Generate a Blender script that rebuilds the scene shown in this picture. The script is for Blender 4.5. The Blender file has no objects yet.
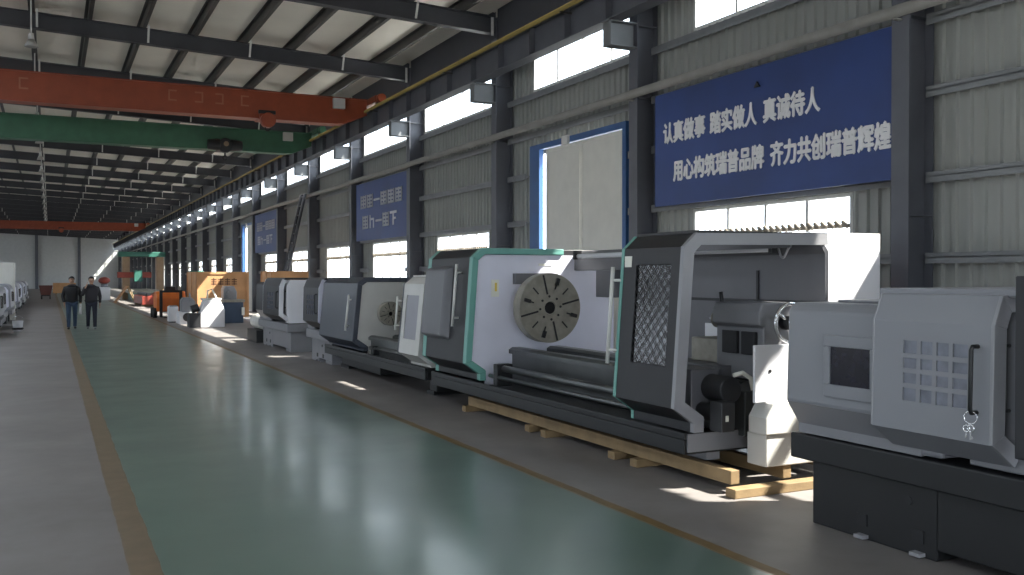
import bpy, bmesh, math, random
from mathutils import Vector, Matrix
random.seed(7)
C = bpy.context.scene.collection
PI = math.pi

# ------------------------------------------------------------------ materials
def lin(h):
    v = [int(h[i:i+2], 16)/255 for i in (1, 3, 5)]
    return tuple((c/12.92 if c <= .04045 else ((c+.055)/1.055)**2.4) for c in v)

def mat(name, col, rough=.5, metal=0.0, var=.10, scale=3.0, bump=0.0, spec=.5, bscale=60.0):
    if isinstance(col, str): col = lin(col)
    m = bpy.data.materials.new(name); m.use_nodes = True
    nt = m.node_tree; b = nt.nodes['Principled BSDF']
    tc = nt.nodes.new('ShaderNodeTexCoord'); nz = nt.nodes.new('ShaderNodeTexNoise')
    nz.inputs['Scale'].default_value = scale; nz.inputs['Detail'].default_value = 6
    nt.links.new(tc.outputs['Object'], nz.inputs['Vector'])
    mr = nt.nodes.new('ShaderNodeMapRange')
    mr.inputs['From Min'].default_value = .3; mr.inputs['From Max'].default_value = .7
    mr.inputs['To Min'].default_value = 1-var; mr.inputs['To Max'].default_value = 1+var
    nt.links.new(nz.outputs['Fac'], mr.inputs['Value'])
    mx = nt.nodes.new('ShaderNodeVectorMath'); mx.operation = 'SCALE'
    mx.inputs[0].default_value = col
    nt.links.new(mr.outputs['Result'], mx.inputs['Scale'])
    nt.links.new(mx.outputs['Vector'], b.inputs['Base Color'])
    b.inputs['Roughness'].default_value = rough; b.inputs['Metallic'].default_value = metal
    b.inputs['Specular IOR Level'].default_value = spec
    if bump:
        n2 = nt.nodes.new('ShaderNodeTexNoise'); n2.inputs['Scale'].default_value = bscale
        nt.links.new(tc.outputs['Object'], n2.inputs['Vector'])
        bp = nt.nodes.new('ShaderNodeBump'); bp.inputs['Strength'].default_value = bump
        bp.inputs['Distance'].default_value = .01
        nt.links.new(n2.outputs['Fac'], bp.inputs['Height']); nt.links.new(bp.outputs['Normal'], b.inputs['Normal'])
    return m

def glass_mat(name, tint=(1, 1, 1), gloss=.12, rough=.02):
    m = bpy.data.materials.new(name); m.use_nodes = True
    nt = m.node_tree; nt.nodes.clear()
    out = nt.nodes.new('ShaderNodeOutputMaterial'); mix = nt.nodes.new('ShaderNodeMixShader')
    t = nt.nodes.new('ShaderNodeBsdfTransparent'); t.inputs['Color'].default_value = (*tint, 1)
    g = nt.nodes.new('ShaderNodeBsdfGlossy'); g.inputs['Roughness'].default_value = rough
    mix.inputs['Fac'].default_value = gloss
    nt.links.new(t.outputs[0], mix.inputs[1]); nt.links.new(g.outputs[0], mix.inputs[2])
    nt.links.new(mix.outputs[0], out.inputs['Surface'])
    return m

def floor_mat():
    m = bpy.data.materials.new('painted_concrete'); m.use_nodes = True
    nt = m.node_tree; N = nt.nodes; L = nt.links; b = N['Principled BSDF']
    tc = N.new('ShaderNodeTexCoord'); sep = N.new('ShaderNodeSeparateXYZ')
    L.new(tc.outputs['Object'], sep.inputs[0])
    def math_(op, a, bb):
        n = N.new('ShaderNodeMath'); n.operation = op
        for i, v in enumerate((a, bb)):
            if v is None: continue
            if hasattr(v, 'is_linked'): L.new(v, n.inputs[i])
            else: n.inputs[i].default_value = v
        return n.outputs[0]
    def noise(scale, detail=6, vec=None, rough=.6):
        n = N.new('ShaderNodeTexNoise'); n.inputs['Scale'].default_value = scale
        n.inputs['Detail'].default_value = detail; n.inputs['Roughness'].default_value = rough
        L.new(vec or tc.outputs['Object'], n.inputs['Vector']); return n.outputs['Fac']
    wob = math_('MULTIPLY', math_('SUBTRACT', noise(1.5), .5), .05)
    x = math_('ADD', sep.outputs['X'], wob)
    def band(a, c): return math_('MULTIPLY', math_('GREATER_THAN', x, a), math_('LESS_THAN', x, c))
    def ramp(fac, c0, c1, p0=.3, p1=.7):
        r = N.new('ShaderNodeValToRGB'); r.color_ramp.elements[0].position = p0; r.color_ramp.elements[1].position = p1
        r.color_ramp.elements[0].color = (*c0, 1); r.color_ramp.elements[1].color = (*c1, 1); L.new(fac, r.inputs[0]); return r.outputs[0]
    def mix(f, a, c):
        n = N.new('ShaderNodeMix'); n.data_type = 'RGBA'; L.new(f, n.inputs['Factor']); L.new(a, n.inputs['A']); L.new(c, n.inputs['B']); return n.outputs['Result']
    n1 = noise(.7, 8); n2 = noise(5, 8)
    con = ramp(n1, (.165, .150, .144), (.225, .207, .198))
    grn = ramp(n1, (.11, .165, .138), (.14, .20, .168))
    lin_ = ramp(n2, (.135, .085, .035), (.19, .125, .055))
    lin2 = ramp(n2, (.15, .115, .075), (.19, .14, .095))
    c = mix(band(.60, 3.86), con, grn)
    c = mix(band(3.84, 3.95), c, lin_)
    c = mix(band(.42, .60), c, lin2)
    # dirt blotches
    blot = ramp(noise(2.2, 9, rough=.7), (.90, .90, .90), (1.06, 1.06, 1.06), .3, .68)
    mm = N.new('ShaderNodeMix'); mm.data_type = 'RGBA'; mm.blend_type = 'MULTIPLY'; mm.inputs['Factor'].default_value = 1
    L.new(c, mm.inputs['A']); L.new(blot, mm.inputs['B']); L.new(mm.outputs['Result'], b.inputs['Base Color'])
    # paint is glossier than bare concrete
    rr = N.new('ShaderNodeMapRange'); L.new(noise(1.3, 8), rr.inputs['Value'])
    rr.inputs['From Min'].default_value = .3; rr.inputs['From Max'].default_value = .7
    rr.inputs['To Min'].default_value = .276; rr.inputs['To Max'].default_value = .29
    L.new(math_('ADD', rr.outputs['Result'], math_('MULTIPLY', math_('SUBTRACT', 1.0, band(.60, 3.86)), .17)), b.inputs['Roughness'])
    L.new(math_('ADD', math_('MULTIPLY', band(.60, 3.86), .3), .2), b.inputs['Specular IOR Level'])
    worn = N.new('ShaderNodeMapRange'); L.new(noise(1.1, 7, rough=.65), worn.inputs['Value'])
    worn.inputs['From Min'].default_value = .32; worn.inputs['From Max'].default_value = .68
    worn.inputs['To Min'].default_value = .12; worn.inputs['To Max'].default_value = .52
    L.new(math_('MULTIPLY', band(.60, 3.86), worn.outputs['Result']), b.inputs['Coat Weight']); b.inputs['Coat Roughness'].default_value = .15
    return m

M = {}
M['floor'] = floor_mat()
M['outside'] = mat('sunlit_yard', (.45, .44, .42), .9, var=.08)
M['wall'] = mat('wall_sheet', (.31, .32, .30), .55, var=.06, scale=1.2)
M['farwall'] = mat('far_wall_board', (.52, .53, .53), .6, var=.05)
M['roof'] = mat('roof_sheet', (.80, .76, .68), .6, var=.08, scale=.5)
M['steel'] = mat('grey_blue_steel', (.10, .106, .125), .5, var=.08)
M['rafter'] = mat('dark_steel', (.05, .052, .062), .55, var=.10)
M['purlin'] = mat('purlin_steel', (.045, .043, .042), .5, var=.1)
M['girt'] = mat('girt_steel', (.20, .21, .22), .5)
M['galv'] = mat('white_strut', (.60, .60, .58), .5)
M['frame'] = mat('window_frame_white', (.55, .55, .53), .5)
M['transom'] = mat('tan_transom', (.22, .19, .15), .6)
M['glass'] = glass_mat('clear_glass', (.97, .98, .98), .06)
M['blue'] = mat('banner_blue', (.013, .042, .18), .45, var=.25, scale=.6)
M['letter_worn'] = mat('worn_letter', (.50, .51, .56), .6)
M['letter'] = mat('banner_letter', (.74, .74, .75), .5, var=.04)
M['door_blue'] = mat('gate_blue', (.018, .085, .25), .45)
M['cream'] = mat('gate_cream', (.66, .65, .60), .55, var=.05)
M['yellow'] = mat('conductor_yellow', (.23, .17, .045), .5)
M['pipe'] = mat('duct_grey', (.24, .235, .22), .5)
M['orange'] = mat('crane_orange', (.27, .052, .018), .45, var=.12)
M['faint'] = mat('worn_mark', (.36, .13, .07), .5)
M['green'] = mat('crane_green', (.04, .13, .075), .5, var=.12)
M['bulb'] = mat('lamp_shade_white', (.35, .34, .32), .4)
# machines
M['charcoal'] = mat('charcoal_paint', (.017, .0172, .020), .48, var=.06, bump=.05, bscale=300)
M['tray'] = mat('dark_tray_paint', (.009, .010, .011), .5, var=.08)
M['grey'] = mat('mid_grey_paint', (.21, .21, .225), .38, var=.05)
M['endgrey'] = mat('door_edge_grey', (.27, .27, .285), .35, var=.05)
M['inner'] = mat('guard_inner_grey', (.13, .13, .142), .42, var=.06)
M['lav'] = mat('face_panel_lavender', (.70, .70, .80), .35, var=.03)
M['teal'] = mat('teal_trim', (.15, .36, .31), .38, var=.05)
M['iron'] = mat('ground_iron', (.30, .28, .235), .4, metal=.25, var=.14, scale=12)
M['way'] = mat('oiled_way', (.11, .115, .115), .3, metal=.6, var=.15)
M['dark'] = mat('near_black', (.012, .012, .014), .5)
M['black'] = mat('black_base', (.008, .0085, .0095), .5, var=.12)
M['chrome'] = mat('chrome', (.75, .75, .76), .18, metal=.9, var=.03)
M['pale'] = mat('pale_grey_enamel', (.27, .27, .30), .4, var=.04)
M['handle'] = mat('handle_satin_white', (.62, .61, .58), .35, var=.03)
M['lgrey'] = mat('light_grey_enamel', (.22, .224, .243), .36, var=.04, scale=1.5)
M['warm'] = mat('warm_white_enamel', (.56, .55, .52), .4, var=.06)
M['white'] = mat('white_enamel', (.72, .72, .75), .4, var=.03)
M['bluegrey'] = mat('blue_grey_enamel', (.05, .057, .075), .4, var=.06)
M['screen'] = mat('screen_dark', (.014, .014, .022), .12, var=.3, scale=20)
M['mesh'] = mat('mesh_wire', (.32, .32, .33), .4, metal=.3)
M['winglass'] = mat('frosted_door_pane', (.20, .21, .25), .12, var=.25, scale=9)
M['smoke'] = glass_mat('dark_door_glass', (.50, .50, .52), .17, .22)
M['wood'] = mat('skid_timber', (.23, .155, .075), .7, var=.22, scale=5, bump=.2)
M['crate'] = mat('crate_ply', (.52, .27, .12), .7, var=.18, scale=2)
M['ink'] = mat('crate_ink', (.12, .055, .03), .7)
M['plate'] = mat('label_plate', (.75, .74, .66), .5)
M['sticker'] = mat('yellow_sticker', (.75, .55, .10), .5)
M['rubber'] = mat('rubber', (.02, .02, .02), .8)
M['red'] = mat('red_paint', (.26, .045, .03), .45, var=.1)
M['maroon'] = mat('maroon_paint', (.11, .03, .022), .5)
M['motor'] = mat('motor_black', (.026, .026, .028), .4, var=.1)
M['mgreen'] = mat('machine_green', (.04, .15, .115), .45)
M['tan'] = mat('tan_paint', (.30, .20, .12), .5)
M['morange'] = mat('bright_orange_paint', (.75, .19, .03), .45)
M['dblue'] = mat('dark_blue_paint', (.035, .06, .10), .45)
M['skin'] = mat('skin', (.42, .25, .17), .6)
M['hair'] = mat('hair', (.012, .011, .011), .6)
M['jacket'] = mat('black_jacket', (.018, .017, .019), .8)
M['jacket2'] = mat('charcoal_jacket', (.028, .025, .030), .8)
M['jeans'] = mat('blue_jeans', (.045, .075, .125), .85, var=.25)
M['trousers'] = mat('dark_trousers', (.020, .022, .035), .85)
M['paper'] = mat('white_paper', (.8, .8, .8), .7)

# ------------------------------------------------------------------ mesh builder
class MB:
    def __init__(s): s.bm = bmesh.new(); s.mi = 0
    def face(s, vs):
        try:
            f = s.bm.faces.new(vs); f.material_index = s.mi; return f
        except ValueError: return None
    def quad(s, a, b, c, d): s.face([s.bm.verts.new(p) for p in (a, b, c, d)])
    def box(s, x0, x1, y0, y1, z0, z1):
        return s.hexa([(x0, y0, z0), (x1, y0, z0), (x1, y1, z0), (x0, y1, z0), (x0, y0, z1), (x1, y0, z1), (x1, y1, z1), (x0, y1, z1)])
    def hexa(s, p):
        v = [s.bm.verts.new(q) for q in p]
        for f in ((3, 2, 1, 0), (4, 5, 6, 7), (0, 1, 5, 4), (1, 2, 6, 5), (2, 3, 7, 6), (3, 0, 4, 7)): s.face([v[i] for i in f])
        return s
    def prism(s, prof, a, b, axis='y'):
        """closed outline PROF extruded from A to B along an axis; (u,v) -> y: (x,z)  x: (y,z)  z: (x,y)"""
        def P(u, v, t): return {'y': (u, t, v), 'x': (t, u, v), 'z': (u, v, t)}[axis]
        va = [s.bm.verts.new(P(u, v, a)) for u, v in prof]; vb = [s.bm.verts.new(P(u, v, b)) for u, v in prof]
        n = len(prof)
        s.face(va[::-1]); s.face(vb)
        for i in range(n): s.face([va[i], va[(i+1) % n], vb[(i+1) % n], vb[i]])
        return s
    def strip(s, line, a, b, th):
        """open polyline LINE in (x,z) as a sheet of thickness TH between y=A and y=B (thickness towards the line's left)"""
        inner = offset(line, th)
        for i in range(len(line)-1):
            p, q, p2, q2 = line[i], line[i+1], inner[i], inner[i+1]
            s.hexa([(p[0], a, p[1]), (p2[0], a, p2[1]), (p2[0], b, p2[1]), (p[0], b, p[1]),
                    (q[0], a, q[1]), (q2[0], a, q2[1]), (q2[0], b, q2[1]), (q[0], b, q[1])])
        return s
    def cyl(s, p0, p1, r0, r1=None, n=24, cap=True):
        r1 = r0 if r1 is None else r1
        p0 = Vector(p0); p1 = Vector(p1); d = (p1-p0).normalized()
        u = d.orthogonal().normalized(); w = d.cross(u)
        A = [s.bm.verts.new(p0+(u*math.cos(2*PI*i/n)+w*math.sin(2*PI*i/n))*r0) for i in range(n)]
        B = [s.bm.verts.new(p1+(u*math.cos(2*PI*i/n)+w*math.sin(2*PI*i/n))*r1) for i in range(n)]
        for i in range(n):
            f = s.face([A[i], A[(i+1) % n], B[(i+1) % n], B[i]])
            if f: f.smooth = True
        if cap: s.face(A[::-1]); s.face(B)
        return s
    def tube(s, pts, r, n=8):
        pts = [Vector(p) for p in pts]; rings = []
        for i, p in enumerate(pts):
            d = (pts[min(i+1, len(pts)-1)]-pts[max(i-1, 0)]).normalized()
            if i == 0: u = d.orthogonal().normalized()
            else: u = (u-d*u.dot(d)).normalized()
            w = d.cross(u)
            rings.append([s.bm.verts.new(p+(u*math.cos(2*PI*k/n)+w*math.sin(2*PI*k/n))*r) for k in range(n)])
        for a, b in zip(rings, rings[1:]):
            for k in range(n):
                f = s.face([a[k], a[(k+1) % n], b[(k+1) % n], b[k]])
                if f: f.smooth = True
        s.face(rings[0][::-1]); s.face(rings[-1])
        return s
    def ring(s, c, axis, R, r, n=32, m=10):
        c = Vector(c); d = Vector(axis).normalized(); u = d.orthogonal().normalized(); w = d.cross(u)
        rr = []
        for i in range(n):
            e = u*math.cos(2*PI*i/n)+w*math.sin(2*PI*i/n)
            rr.append([s.bm.verts.new(c+e*(R+r*math.cos(2*PI*k/m))+d*r*math.sin(2*PI*k/m)) for k in range(m)])
        for i in range(n):
            for k in range(m):
                f = s.face([rr[i][k], rr[(i+1) % n][k], rr[(i+1) % n][(k+1) % m], rr[i][(k+1) % m]])
                if f: f.smooth = True
        return s
    def ball(s, c, r, sc=(1, 1, 1), n=12):
        r_ = bmesh.ops.create_uvsphere(s.bm, u_segments=n*2, v_segments=n, radius=r)
        for v in r_['verts']: v.co = Vector((v.co.x*sc[0], v.co.y*sc[1], v.co.z*sc[2]))+Vector(c)
        for v in r_['verts']:
            for f in v.link_faces: f.smooth = True; f.material_index = s.mi
        return s
    def build(s, name, m, parent=None, bevel=0, seg=2):
        bmesh.ops.recalc_face_normals(s.bm, faces=s.bm.faces)
        org = world_org(parent)
        if org.length: bmesh.ops.translate(s.bm, verts=s.bm.verts, vec=-org)
        me = bpy.data.meshes.new(name); s.bm.to_mesh(me); s.bm.free()
        for q in (m if isinstance(m, (list, tuple)) else [m]): me.materials.append(M[q] if isinstance(q, str) else q)
        o = bpy.data.objects.new(name, me); C.objects.link(o)
        if parent is not None: o.parent = parent
        if bevel:
            b = o.modifiers.new('bevel', 'BEVEL'); b.width = bevel; b.segments = seg; b.limit_method = 'ANGLE'; b.angle_limit = .6
            b.harden_normals = False
        return o

def world_org(p):
    v = Vector((0, 0, 0))
    while p is not None: v += p.location; p = p.parent
    return v

def offset(line, d):
    out = []
    for i, p in enumerate(line):
        ns = []
        for a, b in ((i-1, i), (i, i+1)):
            if a >= 0 and b < len(line):
                e = Vector((line[b][0]-line[a][0], line[b][1]-line[a][1])).normalized(); ns.append(Vector((-e.y, e.x)))
        n = sum(ns, Vector((0, 0))).normalized(); k = d/max(.3, n.dot(ns[0]))
        out.append((p[0]+n.x*k, p[1]+n.y*k))
    return out

def tag(o, label=None, cat=None, group=None, kind=None):
    if label: o['label'] = label
    if cat: o['category'] = cat
    if group: o['group'] = group
    if kind: o['kind'] = kind
    return o
def thing(name, loc, label, cat, group=None):
    o = bpy.data.objects.new(name, None); C.objects.link(o); o.location = loc; o.empty_display_size = .2
    return tag(o, label, cat, group)
def struct(o): o['kind'] = 'structure'; return o
def copy_tree(o, parent=None):
    c = o.copy(); C.objects.link(c)
    if parent is not None: c.parent = parent
    for ch in list(o.children): copy_tree(ch, c)
    return c
def box(name, m, parent, *b, bevel=0): return MB().box(*b).build(name, m, parent, bevel)

def text_mesh(name, txt, size, m, parent, origin, xdir, ydir, width=None, bold=.0, depth=.01, align='LEFT'):
    """lettering as a solid mesh; ORIGIN in world, XDIR / YDIR unit vectors of the writing"""
    cu = bpy.data.curves.new(name, 'FONT'); cu.body = txt; cu.size = size; cu.extrude = depth/2; cu.offset = bold
    cu.offset = 0; cu.align_x = align
    t = bpy.data.objects.new('tmp', cu); C.objects.link(t)
    dg = bpy.context.evaluated_depsgraph_get()
    me = bpy.data.meshes.new_from_object(t.evaluated_get(dg)); me.name = name
    bpy.data.objects.remove(t)
    xs = [v.co.x for v in me.vertices] or [0, 1]; ys = [v.co.y for v in me.vertices] or [0, 1]
    k = width/(max(xs)-min(xs)) if width else 1.0; x0, y0 = min(xs), min(ys)
    X = Vector(xdir); Y = Vector(ydir); Zv = X.cross(Y); O = Vector(origin)-world_org(parent)
    bm = bmesh.new()
    for i, (dx, dy) in enumerate(((-bold, 0), (bold, 0), (0, bold), (0, -bold)) if bold else ((0, 0),)):
        m2 = me.copy()
        for v in m2.vertices:
            x, y, z = v.co; v.co = O+X*((x-x0)*k+dx)+Y*(y-y0+dy)+Zv*(z+.0004*i)
        bm.from_mesh(m2); bpy.data.meshes.remove(m2)
    bm.to_mesh(me); bm.free()
    me.materials.clear(); me.materials.append(M[m])
    o = bpy.data.objects.new(name, me); C.objects.link(o); o.parent = parent
    return o

# ------------------------------------------------------------------ the hall
XW, XL, YB, YE = 9.66, -14.6, -9.0, 156.0
BAY, Y0 = 5.8, 8.2
cols = [Y0+BAY*k for k in range(-2, 26)]
def roof_z(x): return 8.40-.042*(x+1.07)

struct(MB().box(XL-.3, XW+.3, YB-.3, YE+.3, -.25, 0).build('floor', 'floor'))
g = MB().box(XL-70, XW+70, YB-70, YE+60, -.55, -.26); struct(g.build('ground', 'outside'))

GATES = (1, 7)             # bays with a sliding gate (index of the column in front of it, k)
BANNERS = (0, 3, 6)
def openings(k):
    y = Y0+BAY*k
    if k < -1: return [(y+1.16, y+4.64, .95, 2.9)]
    if k == -1: return [(y+.773, y+4.06, 4.35, 6.6)]  # unseen window added and sized to throw sun on the large lathe's tail
    if k == 25: return [(y+.387, YE-.05, 5.85, 6.9)]
    o = [(y+.387, y+4.64, 5.85, 6.9)] if k < 2 else [(y+.193, y+5.607, 5.85, 6.9)]
    if k in GATES: o.append((y+.773, y+4.447, 0, 4.45))
    else: o.append((y+1.16, y+4.64, .95, 2.9))
    return o
ALLO = {k: openings(k) for k in range(-2, 26)}

# corrugated sheet wall with window and gate openings
w = MB(); ZT = 7.93; P = BAY/30
y = Y0-2*BAY-P*30; n = 0
while y < YE-.01:
    yc = y+P/2; holes = sorted([(o[2], o[3]) for os in ALLO.values() for o in os if o[0]-.01 < yc < o[1]+.01])
    z = 0; spans = []
    for a, b in holes:
        if a > z+.001: spans.append((z, a))
        z = b
    spans.append((z, ZT))
    y1 = min(y+P, YE)
    prof = [(XW, y), (XW, y+P*.62), (XW-.04, y+P*.70), (XW-.04, y+P*.92), (XW, y1)]
    for a, b in spans:
        if y >= YB-P:
            for (xa, ya), (xb, yb) in zip(prof, prof[1:]):
                yb = min(yb, YE); w.quad((xa, ya, a), (xa, ya, b), (xb, yb, b), (xb, yb, a))
            w.box(XW+.01, XW+.07, y, y1, a, b)
    y += P
me = w.build('wall_right', 'wall'); struct(me)

# far wall: horizontal boards, columns in it
w = MB()
for i in range(9): w.box(XL, XW, YE+.03*(i % 2)*0, YE+.2, i*.97, i*.97+.94)
w.box(XL, XW, YE+.05, YE+.3, 0, 9.2); struct(w.build('wall_far', 'farwall'))
for x in (-7.4, -1.75, 3.95):
    w = MB(); w.box(x-.2, x+.2, YE-.42, YE-.40, 0, 8.6); w.box(x-.02, x+.02, YE-.40, YE-.02, 0, 8.6); w.box(x-.2, x+.2, YE-.02, YE, 0, 8.6)
    struct(w.build('column', 'steel'))
for z in (1.9, 3.8, 5.7, 7.4): struct(MB().box(XL, XW, YE-.06, YE, z, z+.10).build('wall_beam', 'farwall'))

# left wall with two rows of window openings, back wall with its big open gate
w = MB()
for z0, z1 in ((0, 1.2), (2.2, 5.9), (6.9, 9.4)): w.box(XL-.1, XL, YB, YE, z0, z1)
for k in range(-3, 26):
    yy = Y0+BAY*k
    for z0, z1 in ((1.2, 2.2), (5.9, 6.9)): w.box(XL-.1, XL, max(YB, yy-.7), yy+.7, z0, z1)
struct(w.build('wall_left', 'wall'))
w = MB(); GX0, GX1, GZ = -5.5, 4.0, 4.6
w.box(XL, GX0, YB-.12, YB, 0, 9.3); w.box(GX1, XW, YB-.12, YB, 0, 9.3); w.box(GX0, GX1, YB-.12, YB, GZ, 9.3)
struct(w.build('wall_back', 'wall'))

# roof
SKX0, SKX1 = -6.2, -3.3              # unseen roof lights added to brighten the floor, one per bay
def roof_slab(w, xa, xb, ya, yb):
    w.hexa([(xa, ya, roof_z(xa)), (xb, ya, roof_z(xb)), (xb, yb, roof_z(xb)), (xa, yb, roof_z(xa)),
            (xa, ya, roof_z(xa)+.12), (xb, ya, roof_z(xb)+.12), (xb, yb, roof_z(xb)+.12), (xa, yb, roof_z(xa)+.12)])
w = MB()
roof_slab(w, XL-.2, SKX0, YB-.2, YE+.3); roof_slab(w, SKX1, XW+.2, YB-.2, YE+.3)
SKY = [(y+.5, y+BAY-.5) for y in cols[:11]]
ya = YB-.2
for a, b in SKY+[(YE+.3, None)]:
    roof_slab(w, SKX0, SKX1, ya, a); ya = b
struct(w.build('ceiling', 'roof'))
for n in range(-11, 9):
    x = -.37+1.25*n
    if not XL+.2 < x < XW-.1: continue
    zt = roof_z(x)-.003; w = MB()
    w.box(x-.01, x+.01, YB, YE, zt-.22, zt); w.box(x-.01, x+.08, YB, YE, zt-.232, zt-.22); w.box(x-.08, x+.01, YB, YE, zt-.012, zt)
    struct(w.build('roof_beam', 'purlin'))

def column(y):
    w = MB(); zt = roof_z(9.4)-.28
    w.box(9.20, 9.225, y-.13, y+.13, 0, zt); w.box(9.225, XW-.05, y-.008, y+.008, 0, zt); w.box(XW-.05, XW-.036, y-.13, y+.13, 0, zt)
    for z in (.02, 2.5, 4.9, 6.15, 7.7): w.box(9.22, XW-.045, y-.12, y+.12, z, z+.015)
    o = struct(w.build('column', 'steel'))
    w = MB(); w.box(8.60, 9.2, y-.13, y+.13, 6.17, 6.19); w.box(8.66, 9.2, y-.13, y+.13, 5.76, 5.775)
    w.prism([(9.20, 5.775), (9.20, 6.17), (8.66, 6.17), (8.66, 5.775)], y-.012, y+.012); w.box(8.66, 8.675, y-.13, y+.13, 5.775, 6.17)
    w.build('corbel', 'girt', o)
    return o
def rafter(y):
    w = MB(); d = .38
    for (xa, xb, da, db) in ((XL, 9.2, d, d),):
        za, zb = roof_z(xa)-.235, roof_z(xb)-.235
        w.hexa([(xa, y-.006, za-da), (xb, y-.006, zb-db), (xb, y+.006, zb-db), (xa, y+.006, za-da), (xa, y-.006, za), (xb, y-.006, zb), (xb, y+.006, zb), (xa, y+.006, za)])
        for t, q in ((0, 1), (1, 0)):
            ha, hb = (-da if t else 0), (-db if t else 0)
            w.hexa([(xa, y-.11, za+ha-.008), (xb, y-.11, zb+hb-.008), (xb, y+.11, zb+hb-.008), (xa, y+.11, za+ha-.008),
                    (xa, y-.11, za+ha+.008), (xb, y-.11, zb+hb+.008), (xb, y+.11, zb+hb+.008), (xa, y+.11, za+ha+.008)])
    zb = roof_z(9.2)-.235
    w.box(9.19, 9.2, y-.12, y+.12, zb-.5, zb+.1)
    o = struct(w.build('roof_beam', 'rafter'))
    for n in (-6, -3, 0, 2, 4, 6):           # pale struts tying the lower flange to the purlins
        x = -.37+1.25*n+.12; zt = roof_z(x)
        MB().hexa([(x-.025, y-.15, zt-.60), (x+.025, y-.15, zt-.60), (x+.025, y-.14, zt-.60), (x-.025, y-.14, zt-.60),
                   (x-.025, y-.32, zt-.20), (x+.025, y-.32, zt-.20), (x+.025, y-.31, zt-.20), (x-.025, y-.31, zt-.20)]).build('strut', 'galv', o)
    w = MB(); w.box(9.08, 9.14, y-.13, y-.115, zb-.45, zb-.03); w.build('end_plate', 'galv', o)
    return o
c0 = column(cols[0]); r0 = rafter(cols[0])
for y in cols[1:]:
    for o in (c0, r0):
        c = copy_tree(o); c.location.y += y-cols[0]

for k in range(-2, 25):  # dark plates standing in for the backlit shade on the upper wall
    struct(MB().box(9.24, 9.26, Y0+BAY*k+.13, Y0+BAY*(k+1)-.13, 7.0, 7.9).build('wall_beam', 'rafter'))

# girts between the columns
for k in range(-2, 25):
    ya, yb = Y0+BAY*k+.13, Y0+BAY*(k+1)-.13
    gate = k in GATES
    for z in (2.0, 2.97, 4.0, 4.87, 5.72, 6.98):
        segs = [(ya, yb)]
        if gate and z < 4.5: segs = [(ya, Y0+BAY*k+.82), (Y0+BAY*k+4.75, yb)]
        elif z == 2.0 and k >= -2 and k != -1: segs = [(ya, Y0+BAY*k+1.1), (Y0+BAY*k+4.7, yb)]
        elif k == -1 and 4.5 < z < 6.5: segs = [(ya, Y0+BAY*k+.54), (Y0+BAY*k+4.1, yb)]
        for a, b in segs:
            w = MB(); w.box(XW-.17, XW-.04, a, b, z, z+.012); w.box(XW-.17, XW-.158, a, b, z-.07, z); w.box(XW-.17, XW-.158, a, b, z, z+.06)
            struct(w.build('wall_beam', 'girt'))

# windows
wn = 0
def window(y0, y1, z0, z1, transom, nm):
    global wn
    wn += 1
    w = MB(); t = .05
    for (a, b, c, d) in ((y0, y1, z0, z0+t), (y0, y1, z1-t, z1), (y0, y0+t, z0+t, z1-t), (y1-t, y1, z0+t, z1-t)): w.box(XW-.03, XW+.05, a, b, c, d)
    for i in range(1, nm):
        yy = y0+(y1-y0)*i/nm; w.box(XW-.01, XW+.03, yy-.026, yy+.026, z0+t, z1-t)
    o = struct(w.build('window_%d' % wn, 'frame'))
    if transom:
        w = MB(); w.box(XW-.02, XW+.04, y0+t, y1-t, transom-.035, transom+.02)
        nb = 26
        for i in range(nb):                              # scalloped fringe along the transom
            yy = y0+t+(y1-y0-2*t)*(i+.5)/nb
            w.cyl((XW-.045, yy-.05, transom-.03), (XW-.045, yy+.05, transom+.05), .028, n=8)
        w.build('transom', 'transom', o)
    else:
        w = MB()
        for i in range(1, 9):
            yy = y0+(y1-y0)*i/9; w.box(XW-.04, XW-.012, yy-.03, yy+.03, z1-.20, z1-.05)
        w.build('latch', 'transom', o)
    MB().box(XW+.005, XW+.011, y0+t, y1-t, z0+t, z1-t).build('window_glass', 'glass', o)
    return o
for k, os in ALLO.items():
    for (y0, y1, z0, z1) in os:
        if z0 == 0: continue
        window(y0, y1, z0, z1, 2.47 if z1 < 3 else None, 4)

for i, (a, b) in enumerate(SKY):  # frames and glass of the added roof lights
    wn += 1
    w = MB(); z = roof_z(SKX0)+.02
    for (x0, x1, y0, y1) in ((SKX0-.05, SKX0, a, b), (SKX1, SKX1+.05, a, b), (SKX0, SKX1, a-.05, a), (SKX0, SKX1, b, b+.05)): w.box(x0, x1, y0, y1, z+.02, z+.13)
    o = struct(w.build('window_%d' % wn, 'frame'))
    MB().box(SKX0, SKX1, a, b, z+.11, z+.12).build('window_glass', 'glass', o)

# sliding gates: blue frame and rail, two cream leaves standing a hand's width open
def gate(k, num, shut):
    y = Y0+BAY*k; x = 9.50
    w = MB()
    w.box(x-.05, x+.05, y+4.02, y+4.46, 0, 4.62)               # far post
    w.box(x-.05, x+.05, y+.62, y+.74, 0, 4.62)
    w.box(x-.05, x+.05, y+.74, y+4.02, 4.50, 4.62)
    root = struct(w.build('door_%d' % num, 'door_blue'))
    for n, (a, b) in enumerate(((y+.76, y+2.28), (y+2.30, y+shut) if shut > 3 else (y+.80, y+.80+shut))):
        x = 9.50-(.09 if n and shut < 3 else 0)
        w = MB(); w.box(x-.03, x+.03, a, b, .03, 4.47)
        lf = w.build('door_leaf', 'cream', root)
        w = MB()
        for (c, d, e, f) in ((a, b, .03, .10), (a, b, 4.40, 4.47), (a, a+.06, .1, 4.4), (b-.06, b, .1, 4.4)): w.box(x-.045, x-.03, c, d, e, f)
        w.build('leaf_border', 'cream', lf)
    x = 9.50; w = MB(); w.box(x-.10, x-.05, y+2.7, y+2.95, 4.46, 4.64); w.build('roller_box', 'galv', root)
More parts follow.
